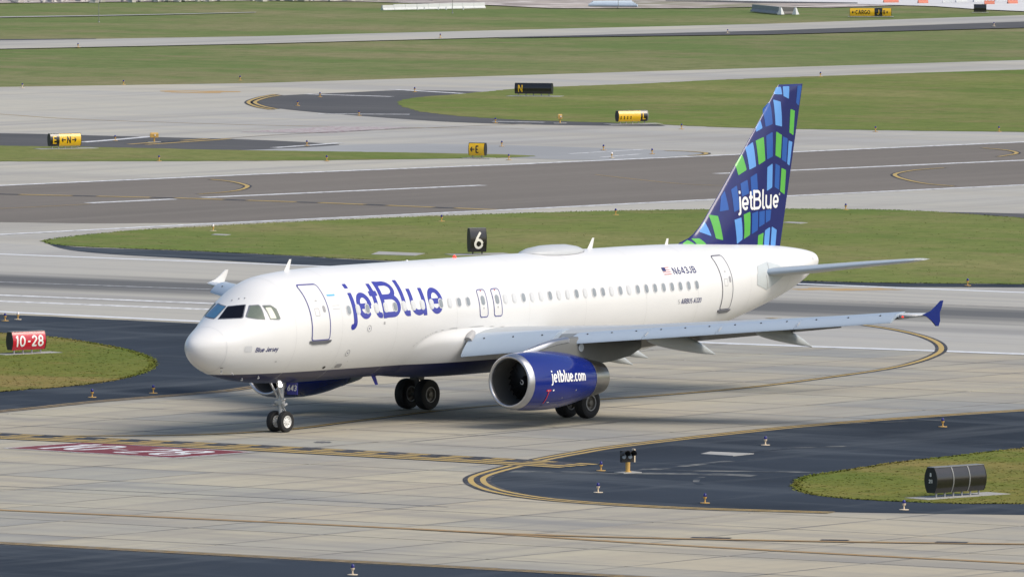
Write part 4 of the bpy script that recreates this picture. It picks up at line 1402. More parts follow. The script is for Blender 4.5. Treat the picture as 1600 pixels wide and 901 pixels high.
for cx in (14.47, 15.31):
    d = adecal('overwing_exit', rrect_field(cx, 4.31, .235, .50, .11), (cx - .3, cx + .3, 3.75, 4.9), .05, port_map(.008), M['white'])
    ring_decal('door_outline', cx, 4.31, .235, .50, .11, .018, M['seal'], .014, d)
    V, F = fill(rrect_field(0, 0, .11, .17, .10), -.15, .15, -.2, .2, .03)
    am('pane', [port(cx + a, 4.42 + b, .016) for a, b in V], F, M['pane'], d, True)
    adecal('stencil', rrect_field(cx, 4.76, .035, .018, .005), (cx - .1, cx + .1, 4.7, 4.8), .02, port_map(.016), M['print_red'], d)
    adecal('stencil', rrect_field(cx, 4.14, .03, .035, .005), (cx - .1, cx + .1, 4.05, 4.2), .02, port_map(.016), M['seam'], d)

# stencils and registration on the hull
def text_on(txt, x, z, height, hw, mat, slant=0.0, xs=1.0, spacing=.06, h=None, off=.009):
    ss, w = text_strokes(txt, height, spacing, xs, slant)
    ss = [[(x + p[0], z + p[1]) for p in s] for s in ss]
    return adecal('lettering', stroke_field(ss, hw), (x - .06, x + w + height * slant + .06, z - height * .35, z + height * 1.1), h or height / 16, port_map(off), mat)
text_on('N643JB', 26.30, 4.86, .25, .021, M['print'], xs=1.42, spacing=.12)
text_on('AIRBUS A320', 26.46, 3.75, .19, .013, M['print'], slant=.2, xs=1.02)
text_on('S', 26.27, 3.75, .18, .012, M['seam'], xs=1.0)
text_on('Blue Jersey', 1.96, 3.10, .17, .013, M['print'], slant=.2, xs=.92)
# small flag
fl = adecal('flag', rrect_field(25.93, 5.0, .24, .135, .005), (25.6, 26.2, 4.8, 5.2), .04, port_map(.009), M['print_white'])
for k in range(4):
    z = 5.12 - .078 * k
    adecal('flag_stripe', rrect_field(25.93, z, .24, .016, .002), (25.6, 26.25, z - .05, z + .05), .02, port_map(.013), paint('flag_red', (.50, .18, .18), .5, vary=0), fl)
adecal('flag_canton', rrect_field(25.80, 5.065, .11, .07, .002), (25.6, 26, 4.9, 5.2), .03, port_map(.016), M['print'], fl)
# static ports, small hatches, panel seams
for cx, cz, r in ((7.79, 3.70, .11), (6.84, 2.85, .11)):
    o = adecal('pressure_port', rrect_field(cx, cz, r, r, r, .010), (cx - .2, cx + .2, cz - .2, cz + .2), .02, port_map(.009), M['print_grey'])
    adecal('centre_dot', rrect_field(cx, cz, .026, .026, .026), (cx - .1, cx + .1, cz - .1, cz + .1), .012, port_map(.009), M['print'], o)
ring_decal('hatch', 6.75, 2.42, .34, .13, .04, .010, M['seam'])
adecal('vent', rrect_field(6.7, 2.38, .18, .07, .06), (6.4, 7, 2.2, 2.5), .03, port_map(.010), M['print_grey'])
adecal('vent', rrect_field(5.9, 2.36, .07, .045, .04), (5.7, 6.1, 2.2, 2.5), .02, port_map(.012), M['black'])
adecal('stencil', rrect_field(5.95, 4.98, .22, .03, .004), (5.6, 6.3, 4.9, 5.1), .03, port_map(.009), M['print_cyan'])
adecal('stencil', rrect_field(6.0, 4.55, .2, .06, .01, .006), (5.7, 6.3, 4.4, 4.7), .02, port_map(.009), M['seam'])
adecal('hatch', rrect_field(8.65, 3.86, .05, .05, .01), (8.5, 8.8, 3.7, 4.0), .02, port_map(.009), M['seam'])
adecal('stencil', rrect_field(1.70, 3.22, .13, .11, .01), (1.5, 1.9, 3.05, 3.4), .03, port_map(.008), M['winframe'])
ring_decal('hatch', 1.69, 3.17, .2, .23, .04, .006, M['winframe'], .008, None, .02)
adecal('stencil', rrect_field(3.0, 2.72, .05, .015, .01), (2.8, 3.2, 2.6, 2.8), .02, port_map(.012), M['print_grey'])
adecal('stencil', rrect_field(1.02, 2.55, .045, .01, .008), (.9, 1.2, 2.5, 2.6), .012, port_map(.012), M['black'])
# radome joint and tail cone joint: hoops round the hull
def hoop(x, wd, mat, off, name='panel_seam'):
    v, f = [], []
    for k in range(96):
        a = 2 * math.pi * k / 96
        for xx in (x - wd, x + wd):
            p = Vector(fus_pt(xx, a))
            t, b, w, mz = sect(xx)
            v.append(p + Vector((0, p.y, p.z - mz)).normalized() * off)
    f = [(2 * k, 2 * k + 1, (2 * k + 3) % 192, (2 * k + 2) % 192) for k in range(96)]
    return am(name, v, f, mat, None, True)
hoop(.93, .008, M['winframe'], .004)
hoop(34.6, .010, M['winframe'], .004)
M['faint'] = paint('skin_joint', (.60, .605, .60), .4, vary=.02)
for hx in (3.75, 6.25, 9.4, 12.9, 17.2, 20.6, 24.3, 27.6, 31.4):
    hoop(hx, .006, M['faint'], .0025, 'skin_joint')
# edge of the fairing, drawn on the hull
FE = [(10.55, 2.9), (10.75, 3.05), (11.1, 3.23), (11.6, 3.39), (12.3, 3.47), (13.2, 3.50), (14.4, 3.48), (16, 3.38), (18, 3.22), (19.4, 3.08)]
adecal('panel_seam', stroke_field([FE], .011), (10.4, 19.6, 2.7, 3.6), .04, lambda x, z: port(x, z, .014) , M['seam'])

# ---- flight deck windows
def deck_pane(pl, mapk, mat, lab):
    xs2, zs2 = [p[0] for p in pl], [p[1] for p in pl]
    bx = (min(xs2) - .08, max(xs2) + .08, min(zs2) - .08, max(zs2) + .08)
    mp = {'yz': lambda off: (lambda a, b: front(a, b, off)), 'xz': lambda off: (lambda a, b: port(a, b, off)),
          'xs': lambda off: (lambda a, b: Vector((1, -1, 1)) * port(a, b, off))}[mapk]
    o = adecal('flight_deck_window', poly_field(pl, .035), bx, .03, mp(.006), M['sill'])
    o["label"] = lab
    adecal('pane', poly_field(pl, .008), bx, .03, mp(.011), mat, o)
    return o
PW1 = [(-.055, 4.67), (-.64, 4.74), (-.86, 4.33), (-.10, 4.29)]
deck_pane(PW1, 'yz', M['glass_dark'], 'black front windscreen on the port side')
deck_pane([(-a, b) for a, b in PW1], 'yz', M['glass_sky_reflection'], 'front windscreen painted with blue sky reflection on the starboard side')
PW2 = [(2.40, 4.71), (2.61, 4.73), (2.51, 4.25), (2.26, 4.28), (2.03, 4.35)]
PW3 = [(2.73, 4.71), (2.97, 4.72), (3.09, 4.60), (3.09, 4.27), (3.03, 4.24), (2.70, 4.25)]
deck_pane(PW2, 'xz', M['glass_green'], 'olive sliding side window')
w3 = deck_pane(PW3, 'xz', M['glass_green'], 'rear side window with pale blind')
adecal('blind', poly_field([(2.74, 4.66), (2.93, 4.66), (2.95, 4.27), (2.72, 4.27)]), (2.6, 3.1, 4.2, 4.75), .03, lambda a, b: port(a, b, .015), M['blind'], w3)
deck_pane(PW2, 'xs', M['glass_green'], 'starboard sliding side window')
deck_pane(PW3, 'xs', M['glass_green'], 'starboard rear side window')
# wipers and probes
for y, z in ((-.02, 4.90), (-.25, 4.96), (-.45, 4.98)):
    p = front(y, z, 0)
    mb = MB()
    mb.box(p + Vector((-.01, 0, .01)), (.05, .03, .03))
    ab(mb, 'sensor', M['print_grey'])
for pts in ([(1.3, -.85, 2.36)],):
    for p in pts:
        mb = MB()
        mb.tube(p, (p[0] - .03, p[1] - .12, p[2] - .06), .025, .012, 8)
        ab(mb, 'pitot_probe', M['seam'])
for x, z in ((1.15, 2.42), (2.75, 2.18), (2.2, 2.13)):
    p0, p1 = port(x, z, -.01), port(x, z, .09)
    mb = MB()
    mb.tube(p0, p1, .028, .02, 8)
    mb.tube(p1, p1 + Vector((-.10, 0, 0)), .018, .012, 8)
    ab(mb, 'pitot_probe', M['seam'])

# ---- aerials, satellite dome, beacon
def blade(x, z0, z1, c0, c1, sweep, mat, y=0.0, name='blade_aerial'):
    rings = []
    for t in (0, .5, 1):
        c = c0 + (c1 - c0) * t
        xx, zz = x + sweep * t, z0 + (z1 - z0) * t
        rings.append([Vector((xx - c / 2, y, zz)), Vector((xx, y - .035 * c / c0, zz)), Vector((xx + c / 2, y, zz)), Vector((xx, y + .035 * c / c0, zz))])
    mb = MB()
    mb.loft(rings)
    return ab(mb, name, mat, angle=40)
blade(5.40, 5.74, 6.24, .34, .12, .26, M['white'])
blade(23.32, 5.86, 6.30, .32, .12, .24, M['white'])
blade(28.05, 5.80, 6.09, .22, .12, .10, M['white'])
blade(10.12, 1.80, 1.46, .26, .18, .20, M['logo'], -.25)
blade(18.4, 1.62, 1.40, .2, .14, .12, M['black'], -.2)
rings = []
for x, hw, h in ((19.25, .05, .01), (19.45, .35, .10), (19.9, .58, .20), (20.5, .66, .26), (21.2, .66, .265), (21.8, .62, .25), (22.3, .50, .18), (22.6, .30, .09), (22.78, .05, .01)):
    rr = []
    for k in range(21):
        a = math.pi * k / 20
        y = -hw * math.cos(a)
        base = 3.92 + math.sqrt(1.98 ** 2 - y * y) - .02
        rr.append(Vector((x, y, base + h * math.sin(a) ** .55)))
    rings.append(rr)
n = 21
v = [p for r in rings for p in r]
f = [(i * n + k, i * n + k + 1, (i + 1) * n + k + 1, (i + 1) * n + k) for i in range(len(rings) - 1) for k in range(n - 1)]
dome = am('satellite_dome', v, f, paint('dome_grey', (.50, .52, .53), .4))
sharp(dome, 60)
ed = []
for r in rings:
    ed.append(r[0])
ev, ef = [], []
for p in ed:
    nn = Vector((0, p.y, p.z - 3.92)).normalized()
    tt = Vector((0, nn.z, -nn.y))
    ev += [p + nn * .028 - tt * .035, p + nn * .028 + tt * .010]
ef = [(2 * k, 2 * k + 1, 2 * k + 3, 2 * k + 2) for k in range(len(ed) - 1)]
am('dome_seam', ev, ef, M['print_grey'], dome)
mb = MB()
mb.lathe([(0, .07), (.05, .065), (.10, .04), (.115, 0)], (15.2, 0, 5.885), (0, 0, 1), 14)
ab(mb, 'beacon', M['red_on'], angle=60)
mb = MB()
mb.lathe([(0, .05), (.04, .045), (.06, 0)], (12.4, 0, 5.885), (0, 0, 1), 12)
ab(mb, 'gps_aerial', M['white'], angle=60)
# tail exhaust
mb = MB()
mb.lathe([(0, .16), (.06, .17), (.07, .12), (.02, .11)], (37.36, 0, 4.88), (1, 0, .08), 20)
ab(mb, 'auxiliary_exhaust', M['nozzle'], angle=40)
adecal('stencil', rrect_field(36.7, 5.0, .06, .05, .01), (36.5, 36.9, 4.9, 5.1), .02, port_map(.01), M['winframe'])

# ---- landing gear
def wheel(parent, c, r, w, rim_mat, side, rim_r):
    """tyre and rim of one wheel; axle along y, outer face towards side"""
    mb = MB()
    hw = w / 2
    mb.lathe([(-hw * .80, rim_r * .98), (-hw * .98, rim_r + (r - rim_r) * .35), (-hw, rim_r + (r - rim_r) * .6), (-hw * .86, r * .955), (-hw * .55, r * .99), (-hw * .5, r * .983), (-hw * .46, r * .995), (0, r), (hw * .46, r * .995), (hw * .5, r * .983), (hw * .55, r * .99),
              (hw * .86, r * .955), (hw, rim_r + (r - rim_r) * .6), (hw * .98, rim_r + (r - rim_r) * .35), (hw * .80, rim_r * .98)], c, (0, 1, 0), 40)
    ab(mb, 'tyre', M['tyre'], parent, 50)
    mb = MB()
    for s in (-1, 1):
        mb.lathe([(s * hw * .84, rim_r * 1.04), (s * hw * .90, rim_r * .98), (s * hw * .80, rim_r * .90), (s * hw * .55, rim_r * .84), (s * hw * .50, rim_r * .55), (s * hw * .62, rim_r * .42), (s * hw * .86, rim_r * .34), (s * hw * .90, rim_r * .18), (s * hw * .9, 0)], c, (0, 1, 0), 32)
    ab(mb, 'rim', rim_mat, parent, 40)
    mb = MB()
    for k in range(9):
        a = 2 * math.pi * k / 9
        for s in (-1, 1):
            p = Vector(c) + Vector((math.cos(a) * rim_r * .68, s * hw * .50, math.sin(a) * rim_r * .68))
            mb.tube(p, p + Vector((0, s * hw * .06, 0)), rim_r * .085, n=8)
    ab(mb, 'rim_bolts', M['strut_dark'], parent, 40)

mb = MB()
mb.tube((5.22, 0, 2.05), (5.09, 0, .98), .105, .095, 18)
mb.tube((5.09, 0, .98), (5.07, 0, .40), .062, .06, 16)
mb.tube((5.07, -.34, .38), (5.07, .34, .38), .05, n=14)
mb.tube((5.10, -.16, 1.02), (5.10, .16, 1.02), .075, n=14)
mb.tube((4.62, -.17, 1.95), (5.06, -.09, 1.22), .042, n=10)
mb.tube((4.62, .17, 1.95), (5.06, .09, 1.22), .042, n=10)
mb.tube((4.62, -.2, 1.86), (4.62, .2, 1.86), .035, n=10)
mb.tube((5.10, -.11, .92), (5.36, -.02, .72), .03, n=8)
mb.tube((5.10, .11, .92), (5.36, .02, .72), .03, n=8)
mb.tube((5.36, -.05, .72), (5.10, -.08, .45), .03, n=8)
mb.tube((5.36, .05, .72), (5.10, .08, .45), .03, n=8)
mb.tube((4.94, -.26, .98), (5.16, -.22, 1.02), .05, n=10)
mb.tube((4.94, .26, .98), (5.16, .22, 1.02), .05, n=10)
mb.box((5.05, 0, 1.10), (.16, .36, .10))
nose_gear = ab(mb, 'nose_gear', M['strut'], angle=40)
nose_gear["label"] = 'nose landing gear with two small white rimmed wheels'
for s in (-1, 1):
    wheel(nose_gear, (5.07, s * .25, .385), .385, .225, M['rim_white'], s, .215)
mb = MB()
mb.lathe([(0, .0), (.005, .085), (.06, .09), (.12, .05), (.13, 0)], (4.90, -.15, 1.72), (1, 0, 0), 16)
ab(mb, 'lamp_housing', M['strut'], nose_gear, 50)
mb = MB()
mb.lathe([(0, 0), (.001, .075)], (4.894, -.15, 1.72), (1, 0, 0), 16)
ab(mb, 'taxi_lamp', M['lamp_on'], nose_gear, 50)
mb = MB()
mb.lathe([(0, .0), (.005, .055), (.08, .05), (.09, 0)], (4.97, -.22, 1.20), (1, -.2, 0), 14)
ab(mb, 'lamp_housing', M['chrome'], nose_gear, 50)
# rear door with the number
mb = MB()
dv = [Vector((5.30, -.10, 1.80)), Vector((5.30, -.62, 1.80)), Vector((5.34, -.58, 1.36)), Vector((5.34, -.10, 1.36))]
mb.loft([[p for p in dv], [p + Vector((.03, 0, 0)) for p in dv]])
gd = ab(mb, 'gear_door', M['logo'], nose_gear)
ss, w_ = text_strokes('643', .21, .06, 1.05, .2)
ss = [[(p[0] - w_ / 2, p[1]) for p in s] for s in ss]
V, F = fill(stroke_field(ss, .022), -.35, .35, -.05, .26, .014)
am('lettering', [Vector((5.292 + .0 * b, -.36 - a, 1.50 + b)) for a, b in V], F, M['print_white'], nose_gear)
mb = MB()
mb.box((4.0, -.46, 1.66), (1.9, .03, .26))
mb.box((4.0, .46, 1.66), (1.9, .03, .26))
# forward doors are shut on the ground: only their aft edge shows
mb = MB()
mb.box((5.62, -.40, 1.32), (.16, .05, .05))
mb.tube((5.5, -.62, 1.42), (5.72, -.62, 1.33), .02, n=8)
ab(mb, 'door_link', M['black'], nose_gear)

def main_gear(s):
    y = s * 3.795
    mb = MB()
    mb.tube((17.62, y - s * .10, 2.75), (17.70, y, 1.15), .17, .155, 18)
    mb.tube((17.70, y, 1.15), (17.71, y, .56), .09, .09, 16)
    mb.tube((17.71, y - .62, .56), (17.71, y + .62, .56), .075, n=16)
    mb.tube((17.70, y, 1.25), (17.66, y - s * 1.5, 2.3), .075, .07, 12)
    mb.tube((17.70, y, 2.0), (16.7, y + s * .1, 2.75), .06, n=12)
    mb.tube((17.80, y - .08, 1.15), (18.15, y, .86), .045, n=8)
    mb.tube((18.15, y, .86), (17.80, y, .58), .045, n=8)
    mb.box((17.70, y, 1.22), (.34, .42, .22))
    mb.tube((17.52, y - .2, 1.9), (17.56, y - .2, .7), .022, n=8)
    mb.tube((17.9, y + .16, 1.9), (17.86, y + .16, .7), .02, n=8)
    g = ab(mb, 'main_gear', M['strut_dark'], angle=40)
    g["label"] = 'port main landing gear behind the engine' if s < 0 else 'starboard main landing gear under the belly'
    for k in (-1, 1):
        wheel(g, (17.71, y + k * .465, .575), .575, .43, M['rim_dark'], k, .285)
        mb = MB()
        for q in (-1, 1):
            mb.lathe([(q * .188, .296), (q * .200, .292), (q * .204, .262), (q * .188, .255)], (17.71, y + k * .465, .575), (0, 1, 0), 36)
        ab(mb, 'rim_ring', M['seam'], g, 50)
    rings = [[Vector((x0, y + s * .42, z)), Vector((x1, y + s * .42, z)), Vector((x1, y + s * .46, z)), Vector((x0, y + s * .46, z))] for z, x0, x1 in ((2.70, 16.9, 18.3), (1.9, 17.1, 18.2), (1.30, 17.35, 18.0))]
    mb = MB()
    mb.loft(rings)
    ab(mb, 'gear_door', M['stab'], g, 30)
    return g
main_gear(-1)
main_gear(1)

# ------------------------------------------------------------------ airfield signs
def rot2(p, a):
    return Vector((p[0] * math.cos(a) - p[1] * math.sin(a), p[0] * math.sin(a) + p[1] * math.cos(a), p[2]))

def lens(t, T, H):
    """half depth of the barrel-shaped housing at height fraction t"""
    return T * (.40 + .60 * math.sin(math.pi * min(1, max(0, .06 + t * .88))) ** .8)

def airfield_sign(name, base, ang, L, H, T, panels, label, leg_h=.16, straps=(), n_legs=3, pad=(.5, .5), group=None, leg_mat='barrier', ends='sign_end', end_text=None, bands=12, seam_straps=False):
    """base: ground point under the left front end; ang: heading of its length; panels: list of (x0, x1, material, [(text, size, x, z, stroke, material)])"""
    root = empty(name, (base[0], base[1], 0.016))
    root.rotation_euler = (0, 0, ang)
    tag(root, label, 'sign', group)
    z0 = leg_h
    # frame of reference: x along length, -y towards the reader
    for (x0, x1, mk, texts) in panels:
        v, f = [], []
        nb = bands
        for k in range(nb + 1):
            t = k / nb
            d = lens(t, T, H)
            for x in (x0, x1):
                v.append((x, -d, z0 + H * t))
        for k in range(nb + 1):
            t = k / nb
            d = lens(t, T, H)
            for x in (x0, x1):
                v.append((x, d, z0 + H * t))
        m2 = 2 * (nb + 1)
        for k in range(nb):
            f.append((2 * k, 2 * k + 1, 2 * k + 3, 2 * k + 2))
            f.append((m2 + 2 * k, m2 + 2 * k + 2, m2 + 2 * k + 3, m2 + 2 * k + 1))
        f.append((2 * nb, 2 * nb + 1, m2 + 2 * nb + 1, m2 + 2 * nb))
        f.append((0, m2, m2 + 1, 1))
        pn = mesh_obj('face_panel', v, f, M[mk], root)
        sharp(pn, 40)
        for (txt, size, tx, tz, hw, mt, xs) in texts:
            ss, w = text_strokes(txt, size, .10, xs)
            ss = [[(tx + p[0], tz + p[1]) for p in s] for s in ss]
            V, F = fill(stroke_field(ss, hw), tx - .05, tx + w + .05, tz - .1, tz + size * 1.08, size / 18)
            mesh_obj('lettering', [(a, -lens(b / H, T, H) - .006, z0 + b) for a, b in V], F, M[mt], pn, True)
    # end plates
    for x, sgn in ((panels[0][0], -1), (panels[-1][1], 1)):
        prof = [(-lens(k / 12, T, H) - .008, z0 + H * k / 12) for k in range(13)] + [(lens(k / 12, T, H) + .008, z0 + H * k / 12) for k in range(12, -1, -1)]
        mb = MB()
        mb.loft([[Vector((x + sgn * .003, a, b)) for a, b in prof], [Vector((x + sgn * .025, a, b)) for a, b in prof]])
        ep = mb.build('end_plate', M[ends], root)
        if end_text and sgn < 0:
            for txt, size, tz, hw in end_text:
                ss, w = text_strokes(txt, size, .08)
                V, F = fill(stroke_field([[(p[0] - w / 2, tz + p[1]) for p in s] for s in ss], hw), -.4, .4, tz - .05, tz + size * 1.1, size / 14)
                mesh_obj('lettering', [(x - .031, -a, z0 + b) for a, b in V], F, M['sign_white'], ep)
    for x in straps:
        mb = MB()
        prof = [(-lens(k / 12, T, H) - .014, z0 + H * k / 12) for k in range(13)] + [(lens(k / 12, T, H) + .014, z0 + H * k / 12) for k in range(12, -1, -1)]
        mb.loft([[Vector((x - .022, a, b)) for a, b in prof], [Vector((x + .022, a, b)) for a, b in prof]])
        mb.build('strap', M['sign_grey'], root)
    # top rail
    xa, xb = panels[0][0], panels[-1][1]
    dt = lens(1, T, H)
    mb = MB()
    mb.box(((xa + xb) / 2, 0, z0 + H + .014), (xb - xa + .05, dt * 2 + .03, .02))
    mb.build('top_rail', M['sign_grey'], root)
    for k in range(n_legs):
        x = xa + (xb - xa) * (k + .35) / (n_legs - .3)
        for yy in (-T * .30,):
            mb = MB()
            mb.tube((x, yy, .0), (x, yy, leg_h * .55), .035, .025, 10)
            mb.tube((x, yy, leg_h * .5), (x, yy, leg_h + .02), .035, .035, 10)
            mb.build('leg', M[leg_mat], root)
    px_, py_ = pad
    mb = MB()
    mb.box(((xa + xb) / 2 + px_ * .12, 0, -.002), (xb - xa + 2 * px_, 2 * T + 2 * py_, .03))
    mb.build('concrete_pad', M['pad'], root)
    return root

def sign_here(px, py):
    return G(px, py)

# red runway sign
airfield_sign('runway_sign', sign_here(15.5, 553.5), R(-16), 1.6, .73, .25, [
    (0, .79, 'sign_red', [('10', .46, .13, .13, .036, 'print_white', .95)]),
    (.793, 1.58, 'sign_red', [('-28', .46, .69, .13, .036, 'print_white', .92)])],
    'red mandatory runway sign reading 10-28 on the left grass island', n_legs=4, pad=(.6, .2))
# black backed sign on the right island
airfield_sign('guidance_sign', sign_here(1455, 778), R(-10), 2.3, .84, .30, [(0, .75, 'sign_black', []), (.75, 1.50, 'sign_black', []), (1.50, 2.25, 'sign_black', [])],
    'long black backed sign with two grey straps and 211 on its end', straps=(.75, 1.5), n_legs=6, pad=(.8, .25), end_text=[('211', .12, .33, .013), ('8', .12, .55, .014)])
# distance sign
airfield_sign('distance_sign', sign_here(733, 398), R(-30), .95, 1.12, .22, [(0, .80, 'sign_black', [('6', .82, .17, .14, .055, 'sign_white', .95)])],
    'black distance sign with a white figure 6 behind the cabin roof', leg_h=.12, n_legs=2, pad=(1.1, .5), leg_mat='sign_end')
# E N sign
airfield_sign('guidance_sign', sign_here(77, 233), R(-28), 2.0, .72, .26, [
    (0, .56, 'sign_black', [('E', .46, .13, .13, .035, 'sign_yellow', 1.0)]), (.56, 1.92, 'sign_yellow', [('<N>', .42, .68, .15, .03, 'sign_black', .85)])],
    'black and yellow taxiway sign reading E and N with arrows at far left', n_legs=5, pad=(.9, .3))
airfield_sign('guidance_sign', sign_here(734.5, 247.5), R(-70), 1.05, .72, .26, [(0, .93, 'sign_yellow', [('<E', .44, .10, .14, .034, 'sign_black', .72)])],
    'small yellow taxiway sign with left arrow and letter E', n_legs=2, pad=(.4, .3))
airfield_sign('guidance_sign', sign_here(806, 150.5), R(-66), 2.5, .70, .26, [(0, .78, 'sign_black', [('N', .48, .2, .11, .035, 'sign_yellow', 1.0)]), (.78, 2.5, 'sign_black', [])],
    'long black taxiway sign with a yellow letter N on the far grass', n_legs=5, pad=(.6, .4))
s_ = airfield_sign('guidance_sign', sign_here(964.5, 194.5), R(-28), 1.8, .66, .28, [
    (0, 1.50, 'sign_yellow', [('- - - -', .34, .10, .03, .045, 'sign_black', .66), ('- - - -', .34, .10, .14, .045, 'sign_black', .66)]), (1.50, 1.98, 'sign_black', [('L', .42, 1.62, .12, .035, 'sign_yellow', .9)])],
    'yellow taxiway sign with black dashes and a letter L panel', straps=(1.98,), n_legs=5, pad=(.8, .3))
airfield_sign('guidance_sign', sign_here(1328, 26.5), R(-54), 3.5, .66, .20, [
    (0, 2.05, 'sign_yellow', [('<CARGO', .36, .16, .14, .028, 'sign_black', .88)]), (2.05, 2.72, 'sign_black', [('J', .42, 2.27, .11, .03, 'sign_yellow', .9)]), (2.72, 3.45, 'sign_yellow', [('K>', .36, 2.80, .14, .028, 'sign_black', .62)])],
    'distant yellow and black sign reading CARGO with arrows', n_legs=6, pad=(.2, .2), leg_h=.05)
airfield_sign('guidance_sign', sign_here(1522, 20), R(-54), 1.1, .62, .2, [(0, 1.02, 'sign_black', [])],
    'small dark sign seen from behind before the pale apron', n_legs=2, pad=(.2, .2), leg_h=.05)

# ------------------------------------------------------------------ edge lights
def make_light(kind):
    root = empty('taxiway_light', (0, 0, 0))
    mb = MB()
    mb.lathe([(0, .19), (.018, .19), (.022, .06), (.022, 0)], (0, 0, 0), (0, 0, 1), 18)
    ab_ = mb.build('base_plate', M['lamp_pale'] if kind != 'yellow' else M['lamp_yellow'], root)
    sharp(ab_, 40)
    mb = MB()
    mb.lathe([(.02, .028), (.16, .026), (.165, .05), (.21, .072), (.245, .074), (.25, .05)], (0, 0, 0), (0, 0, 1), 16)
    sharp(mb.build('stem', M['lamp_yellow'] if kind != 'pale' else M['lamp_pale'], root), 40)
    mb = MB()
    mb.lathe([(.245, .060), (.28, .066), (.34, .060), (.375, .035), (.385, 0)], (0, 0, 0), (0, 0, 1), 16)
    sharp(mb.build('lens', M['lamp_clear'] if kind == 'clear' else M['lamp_blue'], root), 60)
    return root
def copy_tree(o, parent=None):
    c = o.copy()
    link(c, parent)
    for ch in o.children:
        copy_tree(ch, c)
    return c
LIGHTS = [  # px, py of the foot, kind, where it stands
    (144, 621, 'yellow', 'blue taxiway light on dark asphalt, left of the nose, farther from it'),
    (239.5, 614.5, 'yellow', 'blue taxiway light on dark asphalt nearest the aircraft nose'),
    (8, 501.5, 'yellow', 'blue edge light at far left beside the runway'),
    (28, 499.5, 'clear', 'clear topped edge light at far left beside the runway'),
    (939, 735.5, 'yellow', 'blue taxiway light just left of the twin lamp guard light'),
    (934.5, 769.5, 'pale', 'blue taxiway light with pale stem in front of the guard light'),
    (1101.5, 786, 'yellow', 'blue taxiway light on the lower edge of the right asphalt'),
    (1196, 695.5, 'pale', 'blue taxiway light behind the pale concrete patch on the asphalt'),
    (1473, 667, 'yellow', 'blue taxiway light on the upper right asphalt edge'),
    (1412.5, 796.5, 'pale', 'blue taxiway light in front of the 211 sign'),
    (551, 898, 'pale', 'blue taxiway light at the bottom edge on the near shoulder'),
    (1512, 446.5, 'yellow', 'edge light on the asphalt rim below the right grass'),
    (690, 346, 'yellow', 'edge light on grass left of the figure 6 sign'),
    (962, 336, 'yellow', 'edge light on grass right of the figure 6 sign'),
    (333, 361, 'clear', 'clear edge light on the tip of the middle grass'),
    (1321.5, 328, 'yellow', 'edge light on the top rim of the middle grass right of the tail'),
    (180, 220, 'yellow', 'edge light beside the white bar near the E and N sign'),
    (248.5, 252, 'yellow', 'edge light on the lower rim of the thin grass strip, left one'),
    (510.5, 252, 'yellow', 'edge light on the lower rim of the thin grass strip, middle one'),
    (479.5, 228, 'yellow', 'edge light above the middle of the thin grass strip'),
    (795, 250, 'yellow', 'edge light right of the arrow E sign, at the strip tip'),
    (784, 229, 'yellow', 'edge light behind the arrow E sign'),
    (943, 235, 'yellow', 'edge light on the pale patch, left of the curved line'),
    (1019, 241, 'yellow', 'edge light on the pale patch, next to the curved line'),
    (956, 247, 'clear', 'clear edge light at the rim of the cross runway'),
    (774, 192.5, 'yellow', 'edge light below the far asphalt fillet'),
    (561, 181, 'yellow', 'edge light on the lower rim of the far asphalt fillet'),
    (465, 165.5, 'yellow', 'edge light on the left part of the far asphalt fillet'),
    (500, 152, 'yellow', 'edge light at the white bar of the far asphalt fillet'),
    (648, 144, 'yellow', 'edge light at the right white bar of the far asphalt fillet'),
    (35, 138, 'pale', 'distant edge light on the upper left grass rim, leftmost'),
    (193, 133, 'yellow', 'distant edge light on the upper left grass rim, second from left'),
    (375, 126, 'yellow', 'distant edge light on the upper left grass rim, third from left'),
    (1065, 202, 'yellow', 'edge light left of the tail below the far right grass'),
    (1368, 206, 'yellow', 'edge light right of the tail below the far right grass'),
    (1561, 206, 'yellow', 'edge light at far right below the far right grass'),
    (1282, 120, 'yellow', 'distant edge light above the tail tip'),
    (1137, 52.5, 'pale', 'distant edge light on the farthest taxiway, left of the CARGO sign'),
    (1553, 41.5, 'pale', 'distant edge light on the farthest taxiway near the right edge'),
    (688, 59.5, 'yellow', 'distant edge light on the farthest taxiway, middle'),
    (122, 74.5, 'yellow', 'distant edge light on the farthest taxiway, left'),
]
protos = {}
for px, py, kind, lab in LIGHTS:
    if kind not in protos:
        protos[kind] = o = make_light(kind)
    else:
        o = copy_tree(protos[kind])
    o.location = G(px, py) + Vector((0, 0, .014))
    o.rotation_euler = (0, 0, random.uniform(0, 6))
    o.scale = (.86, .86, .86)
    tag(o, lab, 'light', 'taxiway edge lights')

